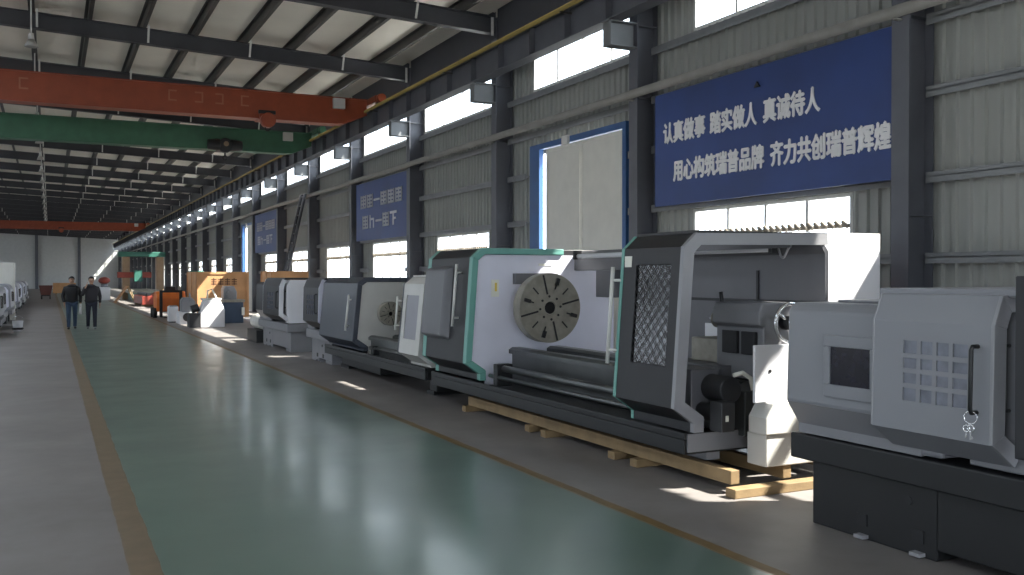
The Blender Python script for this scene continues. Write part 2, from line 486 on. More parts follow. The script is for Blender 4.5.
for i, k in enumerate(GATES): gate(k, i+1, (3.72, 1.4)[i])

# crane runway: girder, rail, conductor bar
def ibeam(w, x0, x1, y0, y1, z0, z1, t=.02):
    xm = (x0+x1)/2
    w.box(x0, x1, y0, y1, z0, z0+t); w.box(x0, x1, y0, y1, z1-t, z1); w.box(xm-t/2, xm+t/2, y0, y1, z0+t, z1-t)
rw = thing('crane_runway', (8.7, YB+.3, 6.2), 'long grey crane runway girder carried on the column brackets above the windows', 'girder')
w = MB(); ibeam(w, 8.62, 8.92, YB+.3, YE-.3, 6.195, 6.78)
for y in cols:
    for dy in (0, 1.45, 2.9, 4.35): w.box(8.63, 8.765, y+dy-.006, y+dy+.006, 6.22, 6.76)
w.build('girder', 'steel', rw)
w = MB(); w.box(8.73, 8.81, YB+.3, YE-.3, 6.78, 6.86); w.build('rail', 'purlin', rw)
w = MB(); w.cyl((8.55, YB+.3, 6.74), (8.55, YE-.3, 6.74), .045, n=12)
w.build('conductor_bar', 'yellow', rw)
for i, y in enumerate(cols[1:24]): MB().box(8.52, 8.77, y+1.4, y+1.44, 6.66, 6.70).build('bar_bracket', 'purlin', rw)

w = MB(); w.tube([(9.12, YB+.5, 4.95), (9.12, 60, 4.95), (9.12, YE-.5, 4.95)], .075, 14)
for y in cols: w.box(9.1, 9.2, y-.03, y+.03, 4.85, 4.87)
tag(w.build('conduit_pipe', 'pipe'), 'long pale conduit pipe running level along the columns above the blue banners', 'pipe')

# banners
def banner(k, label, lines):
    y0, y1 = Y0+BAY*k+.135, Y0+BAY*k+5.17
    r = thing('banner', (9.24, (y0+y1)/2, 2.95), label, 'banner')
    MB().box(9.23, 9.25, y0, y1, 2.955, 4.825).build('cloth', 'blue', r)
    for yy in (y0+.25, (y0+y1)/2, y1-.25):
        MB().box(9.25, 9.60, yy-.02, yy+.02, 3.70, 3.77).build('wall_bracket', 'girt', r)
    lines(r, y0, y1)
def near_lines(r, y0, y1):
    kw = dict(xdir=(0, -1, 0), ydir=(0, 0, 1), bold=.012, depth=.012)
    # (text, y where it starts, length, base height)
    for txt, ys, ln, zb in (('认真做事', 13.11, 1.10, 3.985), ('踏实做人', 11.87, 1.07, 3.985), ('真诚待人', 10.65, 1.10, 3.985),
                            ('用心构筑瑞普品牌', 12.83, 2.18, 3.345), ('齐力共创瑞普辉煌', 10.50, 2.14, 3.345)):
        text_mesh('lettering', txt, .36, 'letter', r, (9.224, ys, zb), width=ln, **kw)
    MB().prism([(10.72, 4.52), (10.84, 4.52), (10.78, 4.60)], 9.20, 9.23, 'x').build('hook', 'dark', r)
def block_glyphs(w, x, ys, zb, cw, ch, kinds):
    """worn, unreadable block characters"""
    for i, kd in enumerate(kinds):
        a = ys-i*cw*1.12
        if kd == 'b':
            for t in range(4): w.box(x, x+.008, a-cw, a, zb+ch*t*.27, zb+ch*(t*.27+.16))
            w.box(x, x+.008, a-cw*.16, a, zb, zb+ch); w.box(x, x+.008, a-cw, a-cw*.84, zb, zb+ch)
            w.box(x, x+.008, a-cw*.58, a-cw*.42, zb, zb+ch)
        elif kd == '-': w.box(x, x+.008, a-cw, a, zb+ch*.42, zb+ch*.58)
        elif kd == 'p':
            w.box(x, x+.008, a-cw*.3, a-cw*.12, zb, zb+ch); w.box(x, x+.008, a-cw*.85, a-cw*.3, zb+ch*.6, zb+ch*.76)
            w.box(x, x+.008, a-cw*.85, a-cw*.7, zb, zb+ch*.6)
        elif kd == 't':
            w.box(x, x+.008, a-cw, a, zb+ch*.82, zb+ch); w.box(x, x+.008, a-cw*.6, a-cw*.42, zb, zb+ch*.82); w.box(x, x+.008, a-cw*.9, a-cw*.6, zb+ch*.4, zb+ch*.55)
def far_lines(r, y0, y1):
    w = MB(); block_glyphs(w, 9.22, y1-.5, 4.0, .62, .42, 'bb-bbb'); w.build('lettering', 'letter_worn', r)
    w = MB(); block_glyphs(w, 9.22, y1-.7, 3.33, .62, .42, 'bp-bt'); w.build('lettering', 'letter_worn', r)
banner(0, 'blue banner with two rows of white Chinese characters, the nearest and largest one', near_lines)
banner(3, 'second blue banner, beyond the cream gate, with two rows of worn pale characters', far_lines)
banner(6, 'small distant blue banner, third along the wall, dark and partly behind the leaning ladder', far_lines)

# ------------------------------------------------------------------ overhead cranes
def crane(y, colour, label, z0, z1, hoist_x, mark, hcol):
    r = thing('overhead_crane', ((XL+8.7)/2, y, z0), label, 'crane')
    w = MB()
    w.prism([(-14.1, z1), (8.60, z1), (8.60, z0+.30), (7.9, z0), (-13.4, z0), (-14.1, z0+.22)], y-.22, y+.22)
    w.box(-14.1, 8.60, y-.27, y+.27, z1-.01, z1+.015); w.box(-13.4, 7.7, y-.27, y+.27, z0-.02, z0+.0)
    w.build('girder', colour, r)
    for x, nm in ((8.77, 1), (-14.2, 0)):
        w = MB(); w.box(x-.15, x+.15, y-1.0, y+1.0, 6.93, 7.12)
        e = w.build('end_truck', colour, r, .02)
        for yy in (y-.8, y+.8): MB().cyl((x-.05, yy, 6.98), (x+.05, yy, 6.98), .12).build('wheel', 'purlin', e)
        for yy, s in ((y-1.0, -1), (y+1.0, 1)): MB().cyl((x, yy, 7.02), (x, yy+s*.2, 7.02), .14, .12, 16).build('buffer', colour, e)
    MB().box(7.55, 7.9, y-.36, y-.22, z1-.33, z1-.03).build('control_box', 'warm', r, .01)
    yh = y-.36; big_ = hcol == 'dark'
    h = MB(); h.box(hoist_x-.22, hoist_x+.22, y-.30, y+.30, z0-.05, z0-.02); h.box(hoist_x-.20, hoist_x+.20, yh-.03, y-.23, z0-.05, z0+.22)
    hb = h.build('trolley', hcol, r)
    zd = z0+.10 if big_ else z0-.10
    MB().cyl((hoist_x, yh-.26, zd), (hoist_x, yh, zd), .25 if big_ else .21, n=28).build('hoist_drum', hcol, hb, .02)
    if big_:
        for sx in (-1, 1): MB().cyl((hoist_x+sx*.18, yh-.10, zd+.02), (hoist_x+sx*.58, yh-.10, zd+.02), .21, .17, n=20).build('hoist_motor', 'dark', hb, .02)
        MB().cyl((hoist_x+.02, yh-.27, zd+.05), (hoist_x+.02, yh-.26, zd+.05), .09, n=16).build('name_plate', 'tan', hb)
    else:
        MB().box(hoist_x-.24, hoist_x+.24, yh-.05, yh+.05, zd+.20, zd+.30).build('hoist_motor', 'dark', hb, .01)
    w = MB(); w.ring((hoist_x, yh-.1, z0-.32), (0, 1, 0), .07, .022, 16, 6); w.cyl((hoist_x, yh-.1, z0-.26), (hoist_x, yh-.1, z0-.08), .03, n=8)
    w.build('hook', 'dark', hb)
    if mark:
        w = MB()
        for x, kd in mark:
            for t in (0, 1):
                w.box(x, x+.22, y-.226, y-.222, z0+.30+t*.26, z0+.34+t*.26)
            w.box(x+(.18 if kd else 0), x+(.22 if kd else .04), y-.226, y-.222, z0+.34, z0+.56)
        w.build('lettering', 'faint', r)
    return r
crane(27.8, 'orange', 'orange overhead travelling crane girder, the big near one under the roof', 6.33, 7.09, 5.6,
      [(-.7, 0), (2.95, 0), (3.65, 1), (4.2, 1), (4.9, 0)], 'orange')
crane(34.5, 'green', 'dark green overhead crane girder just beyond the near orange crane', 6.24, 7.0, 5.5, [], 'dark')
crane(101, 'orange', 'far orange overhead crane girder near the end wall of the hall', 6.33, 7.09, 1.0, [], 'orange')

# hanging lamps
def ordinal(i): return ('nearest second third fourth fifth sixth seventh eighth ninth tenth eleventh twelfth thirteenth fourteenth fifteenth sixteenth seventeenth eighteenth nineteenth twentieth').split()[i]
def lamp(y):
    x = -.36; r = thing('pendant_lamp', (x, y, 7.2), '', 'lamp', 'hanging lamps in a row under the roof')
    MB().cyl((x, y, 7.34), (x, y, roof_z(x)), .018, n=8).build('stem', 'galv', r)
    MB().cyl((x, y, 7.22), (x, y, 7.36), .07, .05, 16).build('ballast', 'galv', r)
    w = MB(); w.cyl((x, y, 7.05), (x, y, 7.22), .15, .07, 24, cap=False); w.build('lamp_shade', 'bulb', r).modifiers.new('thick', 'SOLIDIFY').thickness = .008
    MB().ball((x, y, 7.14), .045, (1, 1, 1.3), 8).build('bulb', 'bulb', r)
    return r
l0 = lamp(24.4)
for i in range(14):
    l = l0 if i == 0 else copy_tree(l0)
    l.location.y = 24.4+BAY*i
    l['label'] = '%s hanging lamp with white shade in the row under the roof, counted from the camera' % ordinal(i)

# ------------------------------------------------------------------ lathes: shared pieces
def handle(name, m, parent, p0, p1, out, r=.014):
    """bar handle: rod between P0 and P1 standing off by OUT on two posts"""
    p0, p1, out = Vector(p0), Vector(p1), Vector(out); d = (p1-p0)
    w = MB(); w.tube([p0+out-d*.08, p1+out+d*.08], r, 10)
    for t in (.08, .92): w.tube([p0+d*t, p0+d*t+out], r*.7, 8)
    return w.build(name, m, parent)
def d_handle(name, m, parent, p0, p1, out, r=.012):
    p0, p1, out = Vector(p0), Vector(p1), Vector(out); d = (p1-p0)
    return MB().tube([p0, p0+out*.8, p0+out+d*.05, p1+out-d*.05, p1+out*.8, p1], r, 10).build(name, m, parent)
def hand_wheel(parent, c, R, axis=(0, 1, 0), m='chrome'):
    w = MB(); w.ring(c, axis, R, R*.11)
    c = Vector(c); a = Vector(axis); w.cyl(c-a*.03, c+a*.05, R*.25, n=16)
    for i in range(3):
        t = 2*PI*i/3+.5; w.cyl(c, c+Vector((math.cos(t), 0, math.sin(t)))*R, R*.08, n=8)
    o = w.build('handwheel', m, parent)
    MB().cyl(c+Vector((R*.7, 0, R*.7)), c+Vector((R*.7, -.09, R*.7)), .016, n=10).build('crank_knob', 'dark', o)
    return o

def faceplate(parent, xs, ys, zs, R, th, jaws=True):
    """big slotted disc on the spindle, its face towards -Y"""
    w = MB(); n = 64; rh = R*.22
    A = []
    for (yy, rr) in ((ys, rh), (ys, R*.985), (ys+.02, R), (ys+th-.03, R), (ys+th, R*.96), (ys+th, rh)):
        A.append([w.bm.verts.new((xs+rr*math.cos(2*PI*i/n), yy, zs+rr*math.sin(2*PI*i/n))) for i in range(n)])
    A.append(A[0])
    for a, b in zip(A, A[1:]):
        for i in range(n): w.face([a[i], a[(i+1) % n], b[(i+1) % n], b[i]])
    for rr in (.45, .6, .75, .9):                             # shallow turned rings
        w.ring((xs, ys+.003, zs), (0, 1, 0), R*rr, .004, 64, 4)
    w.mi = 1
    for i in range(12):
        t = 2*PI*i/12+.24; u = Vector((math.cos(t), 0, math.sin(t))); v = Vector((-math.sin(t), 0, math.cos(t)))
        long = i % 3 == 0; a, b, hw = (R*.40, R*.965, R*.026) if long else (R*.55, R*.80, R*.020)
        c = Vector((xs, ys-.004, zs))
        q = [c+u*a-v*hw, c+u*b-v*hw, c+u*b+v*hw, c+u*a+v*hw]
        w.hexa(q+[p+Vector((0, .03, 0)) for p in q])
    for i in range(8):
        t = 2*PI*i/8+.1; c = Vector((xs+R*.33*math.cos(t), ys-.005, zs+R*.33*math.sin(t)))
        w.cyl(c, c+Vector((0, .03, 0)), R*.035, n=10)
    o = w.build('faceplate', ['iron', 'dark'], parent)
    w = MB(); w.cyl((xs, ys+.06, zs), (xs, ys+th+.25, zs), R*.30, n=32); w.build('spindle', 'dark', o)
    w = MB(); w.ring((xs, ys+.012, zs), (0, 1, 0), R*.20, R*.03, 40, 8); w.build('spindle_nose', 'iron', o)
    if jaws:
        for i in (0, 1, 2, 3):
            t = 2*PI*i/4+PI/12*3+.24+.26; u = Vector((math.cos(t), 0, math.sin(t))); v = Vector((-math.sin(t), 0, math.cos(t)))
            c = Vector((xs, ys, zs))+u*R*.78
            q = [c-u*R*.10-v*R*.05, c+u*R*.10-v*R*.05, c+u*R*.10+v*R*.05, c-u*R*.10+v*R*.05]
            MB().hexa(q+[p-Vector((0, .035, 0)) for p in q]).build('jaw', 'dark', o, .004)
    return o

def diamond_grille(w, xf, y0, y1, z0, z1, ny, nz, r):
    """expanded-metal diamonds on the leaning door sheet, x given by xf(z)"""
    dy, dz = (y1-y0)/ny, (z1-z0)/nz
    for i in range(-nz, ny+nz):
        for s in (1, -1):
            pts = []
            # line  y = y0 + dy*(i + s*t), z = z0 + dz*t
            lo, hi = 0.0, float(nz)
            a = (0-i)/s; b = (ny-i)/s
            lo = max(lo, min(a, b)); hi = min(hi, max(a, b))
            if hi-lo < .05: continue
            for t in (lo, hi):
                zz = z0+dz*t; pts.append((xf(zz), y0+dy*(i+s*t), zz))
            w.tube(pts, r, 5)
    for a, b in (((y0, z0), (y1, z0)), ((y0, z1), (y1, z1)), ((y0, z0), (y0, z1)), ((y1, z0), (y1, z1))):
        w.tube([(xf(a[1]), a[0], a[1]), (xf(b[1]), b[0], b[1])], r*1.3, 5)

def heavy_lathe(X, Yn, label, group, p):
    """open-fronted heavy lathe seen from its aisle side. X: foremost plane, Yn: near end; p: measures and paints (heights in metres)"""
    r = thing('heavy_lathe', (X, Yn, 0), label, 'lathe', group)
    yd0, yd1, yh, yf = p['door0'], p['door1'], p['head'], p['far']
    zk, zj, zb, zc, zt = p['zk'], p['zj'], p['zb'], p['zc'], p['zt']
    D = p['depth']; xs, zs = X+p['xs'], p['zs']
    def prof(dx=0.0, back=D):
        return [(X+.20+dx, zk), (X+.20+dx, zj), (X+dx, zb), (X+.10+dx, zc), (X+.23+dx, zt)]
    line = prof()
    zt0 = p['tray0']
    # chip tray
    w = MB(); w.box(X+.10, X+D+.05, Yn-.02, yf-.05, zt0, zk-.06)
    for (a, b, c, d) in ((X+.10, X+.13, Yn-.02, yf-.05), (X+D+.02, X+D+.05, Yn-.02, yf-.05), (X+.13, X+D+.02, Yn-.02, Yn+.01)): w.box(a, b, c, d, zk-.06, zk)
    w.build('chip_tray', p['tray'], r, .008)
    MB().box(X+.13, X+D-.5, Yn-.035, Yn-.02, zt0+.02, zk-.01).build('tray_end_plate', p['endm'], r)
    # pedestals under tray
    for a, b in ((Yn+.35, Yn+.62), (yh-.3, yf-.15)): MB().box(X+.42, X+D-.1, a, b, p['foot'], zt0).build('pedestal', p['tray'], r, .01)
    # bed and slideways
    xb = xs-.38*p['bs']; xb1 = xs+.42*p['bs']; zw = p['zw']
    w = MB(); w.box(xb+.05, xb1-.05, Yn-.12, yh, zk-.06, zw-.08); bed = w.build('bed', p['bed'], r, .01)
    for a, b, s in ((xb, xb+.2*p['bs'], yh-.02), (xb1-.24*p['bs'], xb1, yh-.02)):
        MB().prism([(a, zw-.08), (b, zw-.08), (b, zw-.02), (b-.05, zw), (a+.05, zw), (a, zw-.03)], Yn-.10, s).build('slideway', 'way', bed)
    if p.get('screws', True):
        MB().cyl((X+.34, yd1+.1, zs-.745*p['bs']), (X+.34, yh-.45, zs-.745*p['bs']), .042, n=16).build('lead_screw', 'way', r)
        MB().cyl((X+.27, Yn+.3, zk+.08), (X+.27, yh-.2, zk+.08), .025, n=12).build('feed_rod', 'way', r)
        MB().box(X+.24, X+.46, yh-.47, yh-.36, zk-.03, zs-.69*p['bs']).build('screw_bracket', 'tray', r, .01)
    # headstock cover, its coloured frame and the pale face panel
    DH = p.get('hdepth', D); back = [(X+DH, zt), (X+DH, zk)]
    MB().prism(line+back, yh+.02, yf).build('headstock_cover', p['cover'], r, .012)
    inn = offset(line, -.085)
    fr = MB()
    for i in range(len(line)-1):
        a, b, a2, b2 = line[i], line[i+1], inn[i], inn[i+1]
        fr.hexa([(a[0]-.004, yh-.05, a[1]), (a2[0], yh-.05, a2[1]), (a2[0], yh+.05, a2[1]), (a[0]-.004, yh+.05, a[1]),
                 (b[0]-.004, yh-.05, b[1]+.004), (b2[0], yh-.05, b2[1]), (b2[0], yh+.05, b2[1]), (b[0]-.004, yh+.05, b[1]+.004)])
    fr.box(X+.23, xs+.42, yh-.05, yh+.05, zt-.075, zt+.004)
    fr.build('face_frame', p['trim'], r, .01)
    if p.get('farframe'):
        fr = MB()
        for i in range(len(line)-1):
            a, b, a2, b2 = line[i], line[i+1], inn[i], inn[i+1]
            fr.hexa([(a[0]-.004, yf-.10, a[1]), (a2[0], yf-.10, a2[1]), (a2[0], yf+.02, a2[1]), (a[0]-.004, yf+.02, a[1]),
                     (b[0]-.004, yf-.10, b[1]), (b2[0], yf-.10, b2[1]), (b2[0], yf+.02, b2[1]), (b[0]-.004, yf+.02, b[1])])
        fr.build('rear_frame', p['trim'], r)
    pan = [(q[0], q[1]) for q in offset(line, -.09)]
    pan[0] = (pan[0][0], zk-.06)
    fp = MB().prism([pan[0], pan[1], pan[2], pan[3], (pan[4][0], zt-.08), (X+DH-.03, zt-.08), (X+DH-.03, zk-.06)], yh-.015, yh+.03).build('face_panel', p['face'], r)
    if p.get('plates'):
        w = MB(); w.box(X+.37, X+.48, yh-.02, yh-.014, zt-.62, zt-.40); q = w.build('notice_plate', 'plate', fp)
        MB().box(X+.42, X+.45, yh-.023, yh-.019, zt-.55, zt-.44).build('notice_mark', 'sticker', q)
        MB().box(xs+.06, xs+.26, yh-.022, yh-.014, zt-.22, zt-.19).build('maker_plate', 'plate', fp)
        MB().box(xs+.02-.34, xs+.30, yh-.10, yh-.014, zs+.30, zs+.44).build('spindle_guard', 'inner', fp)
    MB().cyl((xs, yh-.28, zs), (xs, yh-.01, zs), p['R']*.55, n=32).build('spindle_housing', 'iron', r, .01)
    faceplate(r, xs, yh-p['stand'], zs, p['R'], p['plate_t'], p.get('jaws', True))
    # front of the headstock cover: bulging side cover and its pull
    if p.get('sidebox'):
        a, b = yh+.55, yf-.12
        def fx(z): return X+.10*(z-zb)/(zc-zb)
        w = MB()
        z0, z1 = zb+.26, zc-.10
        w.hexa([(fx(z0)-.11, a+.05, z0+.06), (fx(z0)+.02, a, z0), (fx(z0)+.02, b, z0), (fx(z0)-.11, b, z0+.06),
                (fx(z1)-.10, a+.05, z1-.05), (fx(z1)+.02, a, z1), (fx(z1)+.02, b, z1), (fx(z1)-.10, b, z1-.05)])
        w.build('side_cover', 'inner', r, .03)
        handle('pull_handle', 'handle', r, (fx(zc-.12), yh+.28, zc-.14), (fx(zb+.5), yh+.28, zb+.52), (-.08, 0, 0), .019)
    else:
        handle('pull_handle', 'handle', r, (X+.09, yh+.25, zc-.25), (X+.03, yh+.25, zb+.22), (-.07, 0, 0), .02)
    # rear guard with its top hood
    g0 = Yn+.0
    w = MB(); w.prism([(X+D, zk), (X+D, zt-.13), (X+D-.10, zt), (p['hood']+X, zt), (p['hood']+X, zt-.10), (p['hood']+X+.02, zt-.10), (p['hood']+X+.02, zt-.03), (X+D-.12, zt-.03), (X+D-.04, zt-.15), (X+D-.04, zk)], g0, p.get('gend', yh+.02))
    rg = w.build('rear_guard', p['inner'], r)
    w = MB(); w.box(X+D-.055, X+D-.04, g0+.02, p.get('gend', yh)-.02, zt-.62, zt-.59)
    for yy in (g0+.9, g0+2.2, g0+3.4):
        if yy < p.get('gend', yh)-.3: w.box(X+D-.055, X+D-.04, yy, yy+.03, zk+.45, zt-.3)
    w.build('guard_seam', 'charcoal', rg)
    if p.get('gend'):
        MB().prism([(X+D-.14, zt-.28), (X+D+.02, zt-.28), (X+D+.02, zt-.02), (X+D-.10, zt-.02), (X+D-.14, zt-.06)], p['gend'], yh+.02).build('guard_rail', p['inner'], rg, .01)
    ye_ = p.get('gend', yh)
    if p.get('plates'):
        MB().box(X+D-.06, X+D-.04, Yn+1.45, Yn+1.75, .98, 1.27).build('white_plate', 'white', rg)
        w = MB(); w.cyl((X+D-.33, Yn+.35, zt-.10), (X+D-.33, yh-.45, zt-.10), .030, n=16)
        lt = w.build('work_light', 'white', r)
        for yy in (Yn+.33, yh-.45): MB().box(X+D-.38, X+D-.28, yy, yy+.05, zt-.14, zt-.03).build('light_clamp', 'dark', lt)
        pts = [(X+D-.33, Yn+.3-.02*i, zt-.10-.07*math.sin(i*.55)-.02*i*.3) for i in range(9)]
        MB().tube(pts, .012, 8).build('cable', 'mesh', lt)
        w = MB(); w.box(X+D-.22, X+D+.02, yh-1.15, yh-.70, zt-.62, zt-.28); w.build('junction_box', 'inner', rg, .01)
    # sliding door
    dp = p['doorm']
    dl = offset(line, .012)
    d = MB()
    for i in (0, 1, 3): d.strip(dl[i:i+2], yd0, yd1, -.03)
    d.box(X+.23, X+D-.02, yd0, yd1, zt+.012, zt+.036)
    (xa, za), (xb_, zb_) = dl[2], dl[3]
    fx2 = lambda z: xa+(xb_-xa)*(z-za)/(zb_-za)
    hy0, hy1, hz0, hz1 = p['win']
    for (a, b, c, e) in ((yd0, yd1, za, hz0), (yd0, yd1, hz1, zb_), (yd0, hy0, hz0, hz1), (hy1, yd1, hz0, hz1)):
        d.hexa([(fx2(c), a, c), (fx2(c)+.03, a, c), (fx2(c)+.03, b, c), (fx2(c), b, c), (fx2(e), a, e), (fx2(e)+.03, a, e), (fx2(e)+.03, b, e), (fx2(e), b, e)])
    door = d.build('sliding_door', dp, r)
    w = MB(); w.hexa([(fx2(hz0)+.014, hy0, hz0), (fx2(hz0)+.020, hy0, hz0), (fx2(hz0)+.020, hy1, hz0), (fx2(hz0)+.014, hy1, hz0),
                      (fx2(hz1)+.014, hy0, hz1), (fx2(hz1)+.020, hy0, hz1), (fx2(hz1)+.020, hy1, hz1), (fx2(hz1)+.014, hy1, hz1)])
    w.build('window_pane', p.get('pane', 'smoke'), door)
    if p.get('grille'):
        w = MB(); diamond_grille(w, lambda z: fx2(z)+.004, hy0, hy1, hz0, hz1, 5, 8, .0045); w.build('window_grille', 'charcoal', door)
    # coloured far edge and pale near edge of the door
    for (a, b, m_, nm, ins) in ((yd1-.012, yd1+.03, p['trim'], 'door_trim', .06), (yd0-.045, yd0+.003, p['edge'], 'door_end_frame', .10)):
        fl = dl+[(X+D-(.05 if nm == 'door_end_frame' else 1.2), dl[4][1]+.02)]
        q = MB(); i2 = offset(fl, -ins)
        for i in range(len(fl)-1):
            A, B_, A2, B2 = fl[i], fl[i+1], i2[i], i2[i+1]
            q.hexa([(A[0]-.006, a, A[1]), (A2[0], a, A2[1]), (A2[0], b, A2[1]), (A[0]-.006, b, A[1]),
                    (B_[0]-.006, a, B_[1]+.004), (B2[0], a, B2[1]), (B2[0], b, B2[1]), (B_[0]-.006, b, B_[1]+.004)])
        q.build(nm, m_, door)
    handle('door_handle', p.get('hm', 'handle'), door, (fx2(zc-.25), yd1+.02, zc-.22), (fx2(zb+.38), yd1+.02, zb+.36), (-.05, .075, 0), .019)
    if p.get('grille'):
        MB().box(fx2(zc-.13)-.004, fx2(zc-.13)+.006, yd1-.14, yd1-.03, zc-.16, zc-.06).build('warning_plate', 'plate', door)
    # carriage behind the door
    w = MB(); w.box(xb-.02, xb1+.02, yd0+.15, yd1+.12, zw+.005, zw+.12); w.box(X+.30, xb+.02, yd0+.15, yd1+.12, zk+.06, zw+.10)
    car = w.build('carriage', p['inner'], r, .01)
    MB().box(xs-.22, xs+.16, yd0+.35, yd1-.1, zw+.12, zw+.34).build('tool_post', 'iron', car, .01)
    w = MB(); w.cyl((X+.12, yd1+.10, zw+.16), (X+.30, yd1+.10, zw+.16), .022, n=12); w.ball((X+.12, yd1+.10, zw+.16), .035); w.build('lever', 'chrome', car)
    if p.get('tail', True):
        tsx = xs-.06
        w = MB()
        w.prism([(tsx-.20, zw+.02), (tsx+.30, zw+.02), (tsx+.30, zs-.10), (tsx+.24, zs+.17), (tsx-.22, zs+.17), (tsx-.25, zs+.10), (tsx-.25, zs-.02), (tsx-.20, zs-.04)], Yn-.28, Yn+.36)
        t = w.build('tailstock', 'grey', r, .015)
        for a, b in ((Yn-.20, Yn-.02), (Yn+.04, Yn+.24)): MB().box(tsx-.235, tsx-.20, a, b, zs-.28, zs-.08).build('rib_pocket', 'charcoal', t, .006)
        MB().cyl((tsx+.02, Yn+.36, zs), (tsx+.02, Yn+.62, zs), .085, n=24).build('quill', 'iron', t)
        MB().cyl((tsx+.02, Yn+.62, zs), (tsx+.02, Yn+.76, zs), .05, .004, 20).build('centre_point', 'chrome', t)
        MB().cyl((tsx-.18, Yn+.30, zs+.12), (tsx-.20, Yn+.30, zs+.26), .018, n=10).build('clamp_lever', 'dark', t)
        MB().cyl((tsx+.02, Yn-.28, zs), (tsx+.02, Yn-.38, zs), .06, n=20).build('hub', 'charcoal', t)
        hand_wheel(t, (tsx+.02, Yn-.36, zs), .165)
    return r

# the large charcoal and teal lathe in the middle
big = heavy_lathe(4.72, 6.57, 'large charcoal and teal lathe with big slotted faceplate and open lavender headstock panel', None, dict(
    door0=6.57, door1=7.46, head=11.05, far=12.52, zk=.445, zj=.53, zb=.665, zc=2.02, zt=2.135, depth=1.74, xs=1.0, zs=1.376,
    bs=1.0, zw=.86, tray0=.26, foot=.19, tray='tray', endm='grey', bed='way', cover='charcoal', trim='teal', face='lav', inner='inner',
    doorm='charcoal', edge='endgrey', R=.445, stand=.45, plate_t=.20, plates=True, sidebox=True, farframe=True, hood=1.28, hdepth=2.25, gend=9.3, win=(6.70, 7.24, 1.00, 1.88), grille=True))
# tail end of that lathe: motors, end casting
X = 4.72
MB().cyl((X+.52, 6.45, .80), (X+.52, 7.05, .80), .115, n=28).build('drive_motor', 'motor', big, .012)
MB().cyl((X+.42, 6.40, .60), (X+.42, 6.85, .60), .075, n=24).build('pump_motor', 'motor', big, .01)
MB().cyl((X+.42, 6.36, .60), (X+.42, 6.40, .60), .055, n=24).build('pump_cap', 'grey', big)
w = MB(); w.box(X+.30, X+.44, 6.30, 6.46, .47, .72); t = w.build('terminal_box', 'motor', big, .008)
MB().box(X+.34, X+.37, 6.295, 6.30, .56, .61).build('terminal_label', 'plate', t)
w = MB(); w.tube([(X+.52, 6.42, .93), (X+.60, 6.40, .95), (X+.68, 6.39, .90), (X+.70, 6.38, .80)], .02, 8); w.build('hose', 'plate', big)
w = MB()
w.prism([(X+.60, .19), (X+1.58, .19), (X+1.58, .46), (X+.60, .46)], 6.10, 6.34)
w.prism([(X+.58, .46), (X+1.60, .46), (X+1.60, .50), (X+1.30, .72), (X+.66, .72), (X+.58, .60)], 6.08, 6.30)
ec = w.build('end_casting', 'warm', big, .01)
w = MB(); w.box(X+.54, X+1.55, 6.17, 6.20, .72, 1.20); eg = w.build('end_guard', 'white', big, .006)
MB().cyl((X+.70, 6.165, .98), (X+.70, 6.17, .98), .015, n=12).build('bolt', 'dark', eg)
MB().box(X+.36, X+.50, 6.58, 6.90, .19, .26).build('jack_pad', 'grey', big)

def skid(label, x0, x1, y0, y1, h=.19, n=5, longs=(0.0, .55, 1.2)):
    r = thing('timber_skid', ((x0+x1)/2, y0, 0), label, 'skid')
    for d in longs: MB().box(x0+.07+d, x0+.16+d, y0+.16, y1, .075, h).build('bearer', 'wood', r, .006)
    for i in range(n):
        yy = y0+(y1-y0-.12)*i/(n-1)
        MB().box(x0-random.uniform(0, .05), x1, yy, yy+.12, 0, .075).build('cross_piece', 'wood', r, .006)
        if 0 < i < n-1: MB().box(x0-random.uniform(0, .04), x0+.55, yy-.42, yy-.30, 0, .075).build('cross_piece', 'wood', r, .006)
    return r
skid('yellow timber skid on the floor under the large charcoal and teal lathe', 4.90, 6.42, 5.96, 11.5, .19, 4)

# the next lathe, warm white with small chuck
c2 = heavy_lathe(4.74, 12.78, 'warm white lathe with small round chuck, just beyond the large teal-trimmed lathe', None, dict(
    door0=12.78, door1=13.60, head=16.1, far=18.35, zk=.46, zj=.50, zb=.64, zc=1.66, zt=1.76, depth=1.5, xs=.60, zs=1.13,
    bs=.8, zw=.74, tray0=.28, foot=.06, tray='tray', endm='tray', bed='way', cover='bluegrey', trim='bluegrey', face='warm', inner='warm',
    doorm='warm', edge='warm', R=.21, stand=.36, plate_t=.16, plates=False, sidebox=False, hood=1.1, win=(12.92, 13.45, .85, 1.50), grille=False, jaws=False,
    tail=False, hm='handle', pane='pale'))
for a, b in ((17.7, 18.25), (13.2, 13.5)): MB().box(5.15, 5.8, a, b, 0, .06).build('levelling_pad', 'tray', c2)

